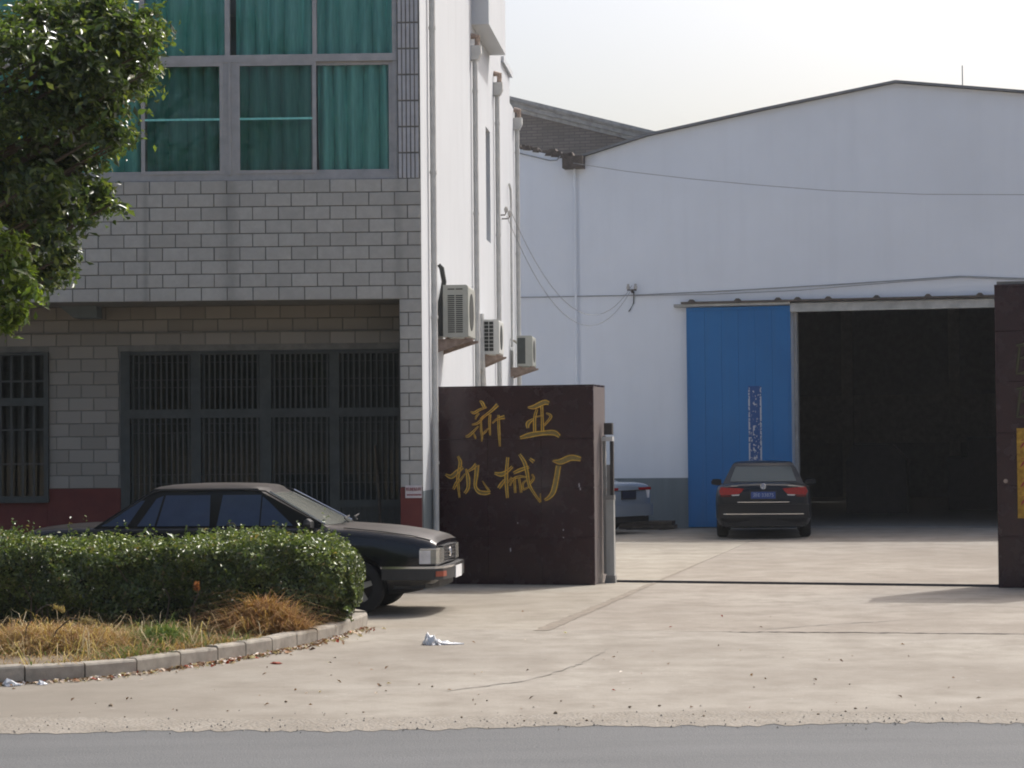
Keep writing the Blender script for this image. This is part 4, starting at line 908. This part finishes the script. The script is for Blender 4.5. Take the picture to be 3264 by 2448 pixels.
for i in range(len(KJ)-1):
    a0, b0 = Vector(KJ[i]), Vector(KJ[i+1]); tn = (b0-a0).normalized(); g_ = .007
    a0 = a0 + tn*g_; b0 = b0 - tn*g_; ai, bi = offset(i, .13) + tn*g_, offset(i+1, .13) - tn*g_; nn = Vector((-tn.y, tn.x)); hz = .135 + random.uniform(-.008, .008); tl = random.uniform(-.006, .006)
    c = .022
    prof_ = lambda o, inn, h_: [(o.x, o.y, 0), (o.x, o.y, h_-c), (o.x+nn.x*c*.35, o.y+nn.y*c*.35, h_-c*.35), (o.x+nn.x*c, o.y+nn.y*c, h_), (inn.x, inn.y, h_), (inn.x, inn.y, 0)]
    A, B = prof_(a0, ai, hz+tl), prof_(b0, bi, hz-tl)
    MB().add(A + B, [tuple(range(6)), tuple(range(11, 5, -1))] + [(k, 6+k, 6+(k+1) % 6, (k+1) % 6) for k in range(6)]).obj('kerb_stone', 'kerb_concrete', kerb)
inner_k = [offset(i, .10) for i in range(len(KJ))]
poly = [(p.x, p.y, .095) for p in inner_k] + [(-8.5, 16.6, .095)]
struct(MB().add(poly, [tuple(range(len(poly)))]).obj('planting_bed', 'soil'))
BED = [(p[0], p[1]) for p in poly]
def in_bed(x, y):
    r_ = np.zeros(len(x), bool); n = len(BED)
    for i in range(n):
        (x1, y1), (x2, y2) = BED[i], BED[(i+1) % n]
        if y1 == y2: continue
        r_ ^= ((y1 > y) != (y2 > y)) & (x < (x2-x1)*(y-y1)/(y2-y1) + x1)
    return r_

# ------------------------------------------------------------------ foliage
def leaves(pos, nrm, size, aspect, tint, fold=.25):
    """folded rhombic leaves; pos,nrm (N,3); size (N,)"""
    N = len(pos); rnd = RNG.normal(size=(N, 3)); ax = np.cross(nrm, rnd); ax /= np.linalg.norm(ax, axis=1, keepdims=True)+1e-9
    sd_ = np.cross(nrm, ax); L = size[:, None]; W = L*aspect
    v = np.stack([pos - ax*L*.5, pos + sd_*W*.5 + nrm*L*fold*.5 - ax*L*.05, pos + ax*L*.5 - nrm*L*.12, pos - sd_*W*.5 + nrm*L*fold*.5 - ax*L*.05], 1).reshape(-1, 3)
    b = np.arange(N)*4; f = np.concatenate([np.c_[b, b+1, b+2], np.c_[b, b+2, b+3]])
    return v, f, np.repeat(tint, 4, 0)
def unit(a): return a/(np.linalg.norm(a, axis=1, keepdims=True)+1e-9)
def colours(N, cs, ws=None, jit=.2):
    cs = np.array(cs); i = RNG.choice(len(cs), N, p=ws); return cs[i]*(1 + RNG.uniform(-jit, jit, (N, 1)))
# --- hedge
X0, X1, Y0, Y1 = -8.2, -1.57, 21.15, 22.95
def hedge_top(x, y): return .905 + .035*np.sin(x*2.1) + .03*np.sin(x*5.3+y*3) - .09*np.clip((x+2.4)/.9, 0, 1)
hedge = thing('hedge', 'clipped glossy green hedge in front of the black saloon', 'hedge', (0, 0, 0))
PTS, NR = [], []
def sheet(N, fx):
    p, n = fx(N); PTS.append(p); NR.append(n)
def top_(N):
    x = RNG.uniform(X0, X1-.04, N); y = RNG.uniform(Y0, Y1, N); d = RNG.exponential(.035, N); z = hedge_top(x, y)
    ex = np.clip(1-(y-Y0)/.25, 0, 1)**2 + np.clip(1-(X1-x)/.28, 0, 1)**2 + np.clip(1-(Y1-y)/.25, 0, 1)**2
    z = z - .16*ex - d + RNG.exponential(.018, N); return np.c_[x, y, z], np.c_[RNG.normal(0, .1, N), -.3*ex, np.ones(N)]
def front_(N):
    x = RNG.uniform(X0, X1, N); zz = RNG.uniform(0, 1, N); z = .10 + zz*(hedge_top(x, 0)-.14); d = RNG.exponential(.05, N)
    bul = .12*np.sin(zz*2.6) + .08*np.sin(x*3.1+zz*4) + .07*np.sin(x*7.7-zz*6) + .05*np.sin(x*13.1+zz*11) - .16*np.clip(.35-zz, 0, 1)*2; y = Y0 + .08 - bul + d + .45*np.clip((x+2.2)/.7, 0, 1)**2 + .22*(1-zz)**1.6
    keep = RNG.uniform(0, 1, N) < .30 + .75*zz**.8 + .35*np.sin(x*2.7+1)*np.sin(zz*5+x*1.3)
    x, y, z = x[keep], y[keep], z[keep]; N = len(x)
    return np.c_[x, y, z], np.c_[RNG.normal(0, .1, N), -np.ones(N), .35*np.ones(N)]
def end_(N):
    y = RNG.uniform(Y0+.4, Y1, N); zz = RNG.uniform(0, 1, N); z = .10 + zz*(hedge_top(np.full(N, X1), y)-.2); d = RNG.exponential(.05, N)
    x = X1 - .08 + .10*np.sin(zz*2.8) + .04*np.sin(y*7+zz*5) - d - .12*np.clip(.3-zz, 0, 1)*2; return np.c_[x, y, z], np.c_[np.ones(N), -.2*np.ones(N), .3*np.ones(N)]
sheet(34000, top_); sheet(52000, front_); sheet(15000, end_)
P_ = np.concatenate(PTS); N_ = unit(np.concatenate(NR) + RNG.normal(0, .62, (len(P_), 3)))
# sprigs that stand a little out of the clipped face
NS = 1100; k = 9; sp = np.concatenate([P_[RNG.choice(34000, 700)], P_[34000 + RNG.choice(len(P_)-34000, 400)]]); dn = np.concatenate([np.tile([0, 0, 1.], (700, 1)), np.tile([0, -.7, .7], (400, 1))]) + RNG.normal(0, .28, (NS, 3))
spl = RNG.gamma(2.2, .030, NS); spp = np.repeat(sp, k, 0) + np.repeat(dn*spl[:, None], k, 0)*np.tile(np.linspace(.1, 1, k), NS)[:, None] + RNG.normal(0, .010, (NS*k, 3)); P_ = np.concatenate([P_, spp]); N_ = np.concatenate([N_, unit(RNG.normal(0, 1, (len(spp), 3)) + np.array([0, 0, .6]))])
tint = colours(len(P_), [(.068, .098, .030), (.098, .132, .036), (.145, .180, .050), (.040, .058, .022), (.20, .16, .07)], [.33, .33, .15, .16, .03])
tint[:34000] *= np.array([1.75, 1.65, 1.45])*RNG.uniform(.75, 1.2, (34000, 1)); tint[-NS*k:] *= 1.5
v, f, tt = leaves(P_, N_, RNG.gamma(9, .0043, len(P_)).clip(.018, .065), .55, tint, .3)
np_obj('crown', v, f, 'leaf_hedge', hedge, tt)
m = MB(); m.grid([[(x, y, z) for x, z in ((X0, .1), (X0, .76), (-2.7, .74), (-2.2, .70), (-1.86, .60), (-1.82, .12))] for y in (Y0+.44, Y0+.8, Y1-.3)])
m.box(X0, -2.5, Y0+.42, Y1-.12, .1, .74); m.box(-2.5, -1.90, Y0+.80, Y1-.18, .1, .66); m.obj('dark_core', 'hedge_core', hedge)  # solid near-black core added to stop see-through, stands in for shade between leaves
m = MB()
for i in range(46):
    x = random.uniform(-7.5, -1.9); y = random.uniform(Y0+.1, Y0+.5)+(.35 if x > -2.4 else 0); m.tube([(x, y, .08), (x+random.uniform(-.1, .1), y-.08, .4), (x+random.uniform(-.2, .2), y-.12, .7)], [.012, .009, .005], 5)
tag(m.obj('stem', 'bark', hedge), kind='stuff')
# bare dry twig on top of the hedge and brown patch
tw = thing('dry_twig', 'bare bent dry twig sticking out of the hedge top', 'twig', (-2.80, 21.8, .84))
MB().tube([(0, 0, 0), (-.03, 0, .14), (.0, 0, .24), (.06, .0, .245), (.11, 0, .16), (.13, 0, .05)], [.008, .007, .006, .006, .005, .004], 5).obj('stalk', 'timber', tw)

# --- tree
tree = thing('tree', 'broad-leaved evergreen tree reaching in from the upper left', 'tree', (-6.6, 20.3, .09))
PXM = 240.0
def px(u, v_, Y): return np.array([(u-1106)/4800*Y, Y, 1.83 + (960 + .009*(1106-u) - v_)/4800*Y])
clumps = [(285,45,62),(200,60,85),(265,125,58),(180,150,75),(60,80,105),(235,205,34),(130,235,80),(30,230,85),(245,285,30),(190,290,44),(90,320,80),(10,380,80),(110,375,55),(205,415,34),(140,440,46),(50,460,70),(115,510,32),(40,540,45),(105,575,34),(150,330,40),(215,10,60),(110,20,80),(160,545,14),(270,300,14),(310,70,30),(300,165,24),(225,440,20)]
LP, LN, LS_, LT = [], [], [], []
cl3 = []
for u, v_, r_ in clumps:
    for k in range(2 if r_ > 50 else 1):
        Y = 19.9 + random.uniform(-.7, .8); c = px(u + random.uniform(-8, 8), v_ + random.uniform(-8, 8), Y); cl3.append((c - np.array([.05, 0, 0]), r_/PXM*.98, int(260 + r_*13), 0))
for u, v_ in [(335,20),(345,75),(318,110),(300,185),(262,230),(288,290),(255,318),(205,345),(240,405),(248,440),(195,470),(150,500),(140,560),(152,585),(90,610),(330,150),(230,250),(170,370),(120,600),(350,45)]:
    c = px(u-6, v_, 19.8 + random.uniform(-.4, .4)); cl3.append((c, .085, 46, 0))
for u, v_, r_ in [(18,515,36),(38,565,34),(45,620,26),(22,640,34),(28,680,20),(8,590,40),(10,700,16)]:
    c = px(u, v_, 18.6); cl3.append((c, r_/256, int(120 + r_*6), 1))
for k in range(95):
    while True:
        q = np.array([random.uniform(-1, 1) for _ in range(3)])
        if .35 < np.linalg.norm(q) < 1: break
    c = np.array([-6.7, 20.4, 6.9]) + q*np.array([2.9, 2.6, 3.3])
    uu = 1106 + c[0]/c[1]*4800; vv = 960 - (c[2]-1.83)/c[1]*4800
    if uu > -30 and vv > -30: continue
    if uu > 150: continue
    cl3.append((c, random.uniform(.4, .6), 420, 0))
for c, r_, n, br in cl3:
    nt_ = max(10, int(n/15)); dirs = unit(RNG.normal(size=(nt_, 3)) + np.array([.25, -.15, -.05])); k = max(5, int(n/nt_*.60))
    d = np.repeat(dirs, k, 0); n = len(d); tl = RNG.uniform(.15, 1.0, n)**.8*np.repeat(RNG.uniform(.6, 1.6, nt_), k)*r_
    p_ = c + d*tl[:, None]*np.array([1.38, 1.25, .66]) + RNG.normal(0, .04, (n, 3)); p_[:, 2] -= .42*tl**2/max(r_, .1)
    LP.append(p_); LN.append(unit(d*.35 + np.array([.12, .05, .55]) + RNG.normal(0, .55, (n, 3)))); LS_.append(RNG.gamma(10, .0082, n).clip(.04, .13))
    LT.append(colours(n, [(.12, .175, .03), (.17, .22, .035), (.085, .125, .025)] if br else [(.056, .088, .030), (.082, .116, .034), (.145, .175, .044), (.036, .058, .024)], [.4, .35, .25] if br else [.36, .30, .14, .20]))
P_, N_, Z_, T_ = map(np.concatenate, (LP, LN, LS_, LT))
v, f, tt = leaves(P_, N_, Z_, .45, T_, .18); o = np_obj('crown', v - np.array([-6.6, 20.3, .09]), f, 'leaf_tree', tree, tt)
m = MB(); m.tube([(0, 0, -.05), (.02, .02, 1.2), (-.05, .05, 2.6), (.05, .05, 4.2), (.0, .1, 6.5), (0, .1, 8.6)], [.17, .145, .125, .11, .07, .03], 10)
m.obj('trunk', 'bark', tree, 60)
base = np.array([-6.6, 20.3, .09]); m = MB()
for c, r_, n, br in cl3:
    e_ = c - base; h0 = max(1.9, min(7.5, e_[2]-.55*np.hypot(e_[0], e_[1])-.2)); s0 = np.array([0, .05, h0]); mid = s0*.5 + e_*.5 + np.array([0, 0, .18]); m.tube([tuple(s0), tuple(mid), tuple(e_)], [.045, .028, .010], 5)
m.obj('limb', 'bark', tree)

# --- grass in the bed
def blades(x, y, z0, ln, bend, tint, wd=.004, up=1.0):
    N = len(x); a = RNG.uniform(0, 2*math.pi, N); d = np.c_[np.cos(a), np.sin(a)]; s_ = np.c_[-d[:, 1], d[:, 0]]*wd
    b = np.c_[x, y, z0]; mid = b + np.c_[d*(ln*bend*.35)[:, None], ln*.6*up]; tip = b + np.c_[d*(ln*bend)[:, None], ln*(1-.35*bend)*up]
    S3 = np.c_[s_, np.zeros(N)]; v = np.stack([b-S3, b+S3, mid+S3*.8, mid-S3*.8, tip], 1).reshape(-1, 3); k = np.arange(N)*5
    f = np.concatenate([np.c_[k, k+1, k+2], np.c_[k, k+2, k+3], np.c_[k+3, k+2, k+4]]); return v, f, np.repeat(tint, 5, 0)
N = 60000; x = RNG.uniform(-6.6, -1.5, N); y = RNG.uniform(16.7, 22.0, N)
ok = in_bed(x, y) & (y < Y0+.35); x, y = x[ok], y[ok]; N = len(x)
patch = np.sin(x*2.3+y*1.1) + .8*np.sin(x*4.1-y*2.7+1) + .5*np.sin(y*5.3+x*.7); dens = RNG.uniform(0, 1, N) < .42+.24*patch
x, y, patch = x[dens], y[dens], patch[dens]; N = len(x)
dry = RNG.uniform(0, 1, N) < .70 - .16*np.sin(x*3.1+y*3.7); ln = RNG.gamma(3, .028, N)*(1+.25*patch) + .02; ln = np.clip(ln, .02, .30)
tint = np.where(dry[:, None], colours(N, [(.28, .185, .090), (.21, .125, .058), (.38, .285, .16), (.16, .085, .042)], [.32, .3, .2, .18]), colours(N, [(.075, .115, .022), (.12, .155, .035)]))
v, f, tt = blades(x, y, np.full(N, .09), ln, RNG.uniform(.6, 2.2, N), tint, .0045, .75)
tag(np_obj('dry_grass', v, f, 'grass_dry', None, tt), 'patchy dry grass and low weeds between kerb and hedge', 'grass', kind='stuff')
N = 420; x = RNG.uniform(-5.0, -2.2, N); y = RNG.uniform(17.6, 21.1, N); ok = in_bed(x, y); x, y = x[ok], y[ok]; N = len(x)
v, f, tt = blades(x, y, np.full(N, .09), RNG.uniform(.18, .48, N), RNG.uniform(.5, 1.7, N), colours(N, [(.42, .33, .20), (.32, .215, .11), (.50, .42, .28)]), .0035, .8)
tag(np_obj('dead_stems', v, f, 'grass_dry', None, tt), 'long pale dead grass stems arching over the bed', 'grass', kind='stuff')
def tuft(name, label, cx, cy, rx, ry, h, N, cols, cat, ws=None):
    a = RNG.uniform(0, 2*math.pi, N); r_ = np.sqrt(RNG.uniform(0, 1, N)); x = cx + rx*r_*np.cos(a); y = cy + ry*r_*np.sin(a); z = .09 + h*(1-r_**2)*RNG.uniform(.1, 1, N)
    v, f, tt = blades(x, y, z, RNG.gamma(4, .042, N).clip(.05, .42), RNG.uniform(.4, 2.4, N), colours(N, cols, ws), .003, .6)
    o = thing(name, label, cat, (cx, cy, .09)); np_obj('straw', v - np.array([cx, cy, .09]), f, 'grass_dry', o, tt); return o
STRAW = [(.36, .215, .10), (.28, .15, .07), (.46, .31, .16), (.20, .10, .05)]
tuft('dry_grass_mound', 'brown heap of dead grass against the right half of the hedge', -2.33, 20.75, .40, .32, .30, 5200, STRAW, 'dry grass')
tuft('dry_grass_mound', 'low sprawling pile of straw at the left end of the hedge bed', -4.05, 19.3, .75, .5, .16, 6500, [(.38, .27, .13), (.30, .18, .085), (.48, .37, .21), (.22, .115, .055)], 'dry grass')
tuft('weed', 'small leafy green weed clump in the grass near the kerb', -3.05, 19.4, .20, .16, .16, 900, [(.07, .12, .025), (.10, .15, .03)], 'weed')
def stalk(label, cx, cy, pts, head, hcol):
    o = thing('weed_stalk', label, 'weed', (cx, cy, .09)); MB().tube(pts, [.006]*(len(pts)-1)+[.003], 5).obj('stalk', 'timber', o)
    if head:
        e_ = np.array(pts[-1]); d_ = np.array(pts[-1]) - np.array(pts[-2]); N = 150; t_ = RNG.uniform(-.5, 1, N); p_ = e_ + d_*t_[:, None]*.7 + RNG.normal(0, .012, (N, 3))
        v, f, tt = leaves(p_, unit(RNG.normal(size=(N, 3))), RNG.uniform(.015, .03, N), .4, colours(N, [hcol])); np_obj('seed_head', v, f, 'grass_dry', o, tt)
    return o
stalk('tall bent seed-head stalk at the far left of the bed', -4.18, 19.0, [(0, 0, 0), (.02, 0, .22), (.12, .0, .36), (.20, 0, .41), (.28, 0, .38)], True, (.34, .27, .14))
stalk('leaning pale stalk beside the tall seed head', -3.98, 18.9, [(0, 0, 0), (.10, 0, .20), (.22, 0, .30), (.34, 0, .28)], True, (.38, .30, .18))
stalk('thin upright weed with small reddish leaves before the dark hedge', -2.98, 20.6, [(0, 0, 0), (-.02, 0, .2), (.06, 0, .38), (.05, 0, .44)], True, (.30, .12, .05))
stalk('short broken stub of a stalk near the kerb', -2.62, 19.35, [(0, 0, 0), (-.03, 0, .07), (-.045, 0, .16)], False, None)
# --- litter
def scatter(n, fx, smin, smax, cols, ws, zoff=.004, tilt=.5):
    x, y = fx(n); p_ = np.c_[x, y, np.full(n, zoff) + RNG.uniform(.002, .012, n)]; return leaves(p_, unit(np.c_[RNG.normal(0, tilt, (n, 2)), np.ones(n)]), RNG.uniform(smin, smax, n), .6, colours(n, cols, ws, .3), .2)
seg = [(Vector(KJ[i]), Vector(KJ[i+1])) for i in range(3, 14)]
def along(n):
    i = RNG.integers(0, len(seg), n); t_ = RNG.uniform(0, 1, n); d = RNG.exponential(.05, n) + .01
    a = np.array([[s_[0].x, s_[0].y, s_[1].x, s_[1].y] for s_ in seg])[i]; dx, dy = a[:, 2]-a[:, 0], a[:, 3]-a[:, 1]; q = np.hypot(dx, dy)
    return a[:, 0]+dx*t_ + dy/q*d, a[:, 1]+dy*t_ - dx/q*d
LIT = [(.24, .14, .08), (.52, .42, .33), (.12, .07, .04), (.70, .63, .58), (.32, .05, .03)]
A = scatter(900, along, .025, .075, LIT, [.28, .28, .16, .21, .07]); B = scatter(85, lambda n: (RNG.uniform(-4, 3.5, n), 15.2 + RNG.gamma(1.6, 1.8, n)), .02, .05, LIT, [.4, .15, .33, .06, .06])
v = np.concatenate([A[0], B[0]]); f = np.concatenate([A[1], B[1]+len(A[0])]); tt = np.concatenate([A[2], B[2]])
tag(np_obj('leaf_litter', v, f, 'litter', None, tt), 'dead leaves and scraps strewn along the kerb and over the concrete', 'litter', kind='stuff')
def rock(seed, r_):
    bm = bmesh.new(); bmesh.ops.create_icosphere(bm, subdivisions=1, radius=r_); rg = random.Random(seed)
    for q in bm.verts: q.co *= rg.uniform(.65, 1.25); q.co.z *= .65
    me = bpy.data.meshes.new('pebble'); bm.to_mesh(me); bm.free(); me.materials.append(MAT['dark_iron']); return me
vv, ff = [], []
mm = MB()
for i in range(36):
    me = rock(i, random.choice((.006, .008, .010, .012, .018))); xx = random.uniform(-3.2, 3.3); yy = random.choice((random.uniform(14.6, 15.3), random.uniform(15, 21), random.uniform(14.7, 17)))
    mm.add([(q.co.x+xx, q.co.y+yy, q.co.z+.010) for q in me.vertices], [tuple(p_.vertices) for p_ in me.polygons]); bpy.data.meshes.remove(me)
mm.obj('pebbles', 'soil'); tag(bpy.data.objects['pebbles'], 'small dark clods and pebbles scattered over the concrete', 'pebbles', kind='stuff')
mm = MB()
for i in range(330):
    xx = random.uniform(-4.2, 4.2); yy = 14.52 + random.gauss(0, .16) + (random.random() < .25)*random.uniform(0, .8); q = random.uniform(.004, .011); a_ = random.uniform(0, 6)
    mm.add([(xx+q*math.cos(a_+k_*2.1), yy+q*math.sin(a_+k_*2.1), .005) for k_ in range(3)] + [(xx, yy, .005+q*1.1)], [(0, 1, 3), (1, 2, 3), (2, 0, 3)])
tag(mm.obj('gravel', 'kerb_concrete'), 'fine loose gravel along the edge of the road', 'gravel', kind='stuff')
# --- plastic bag, red scraps
def crumple(name, label, cat, loc, pts, mat, seed):
    rg = random.Random(seed); o = thing(name, label, cat, loc); m = MB(); rows = []
    for i, (x, hw, h) in enumerate(pts):
        rows.append([(x + rg.uniform(-.012, .012), hw*math.cos(a_)*rg.uniform(.6, 1.3), max(.003, h*math.sin(a_)*rg.uniform(.45, 1.4) + .003)) for a_ in [math.pi*k/11 for k in range(12)]])
    m.grid(rows).obj('film', mat, o, 25, False); return o
crumple('plastic_bag', 'crumpled white plastic bag lying on the concrete', 'plastic bag', (-.84, 20.45, .0), [(0, .01, .01), (.015, .05, .04), (.03, .07, .085), (.05, .06, .10), (.07, .08, .07), (.10, .09, .085), (.125, .07, .045), (.15, .08, .05), (.18, .05, .022), (.22, .055, .03), (.26, .035, .014), (.30, .04, .02), (.34, .02, .01), (.38, .012, .008)], 'plastic_bag', 3)
crumple('plastic_scrap', 'scrap of white film against the leftmost kerb stone', 'litter', (-3.95, 17.22, .0), [(0, .01, .01), (.03, .05, .05), (.07, .05, .04), (.11, .03, .02), (.14, .01, .01)], 'plastic_bag', 8)
crumple('plastic_scrap', 'smaller white scrap near the second kerb joint from the left', 'litter', (-3.70, 17.28, .0), [(0, .01, .01), (.02, .03, .035), (.05, .03, .025), (.08, .01, .01)], 'plastic_bag', 9)
crumple('red_scrap', 'small bright red scrap on the concrete below the kerb', 'litter', (-2.05, 18.75, .0), [(0, .01, .006), (.03, .03, .018), (.06, .03, .012), (.09, .01, .006)], 'amber', 5)

# ------------------------------------------------------------------ thin summer haze
hz = NT('haze_air'); hz.n.remove(hz.b); pv = hz.N('ShaderNodeVolumePrincipled'); pv.inputs['Color'].default_value = (.93, .96, 1, 1); pv.inputs['Density'].default_value = .0003; pv.inputs['Anisotropy'].default_value = .2
hz.l.new(pv.outputs[0], hz.out.inputs['Volume'])
tag(MB().box(-1600, 1600, -1600, 2600, -1.1, 14).obj('haze', 'haze_air'), 'thin pale haze in the air', 'haze', kind='stuff')
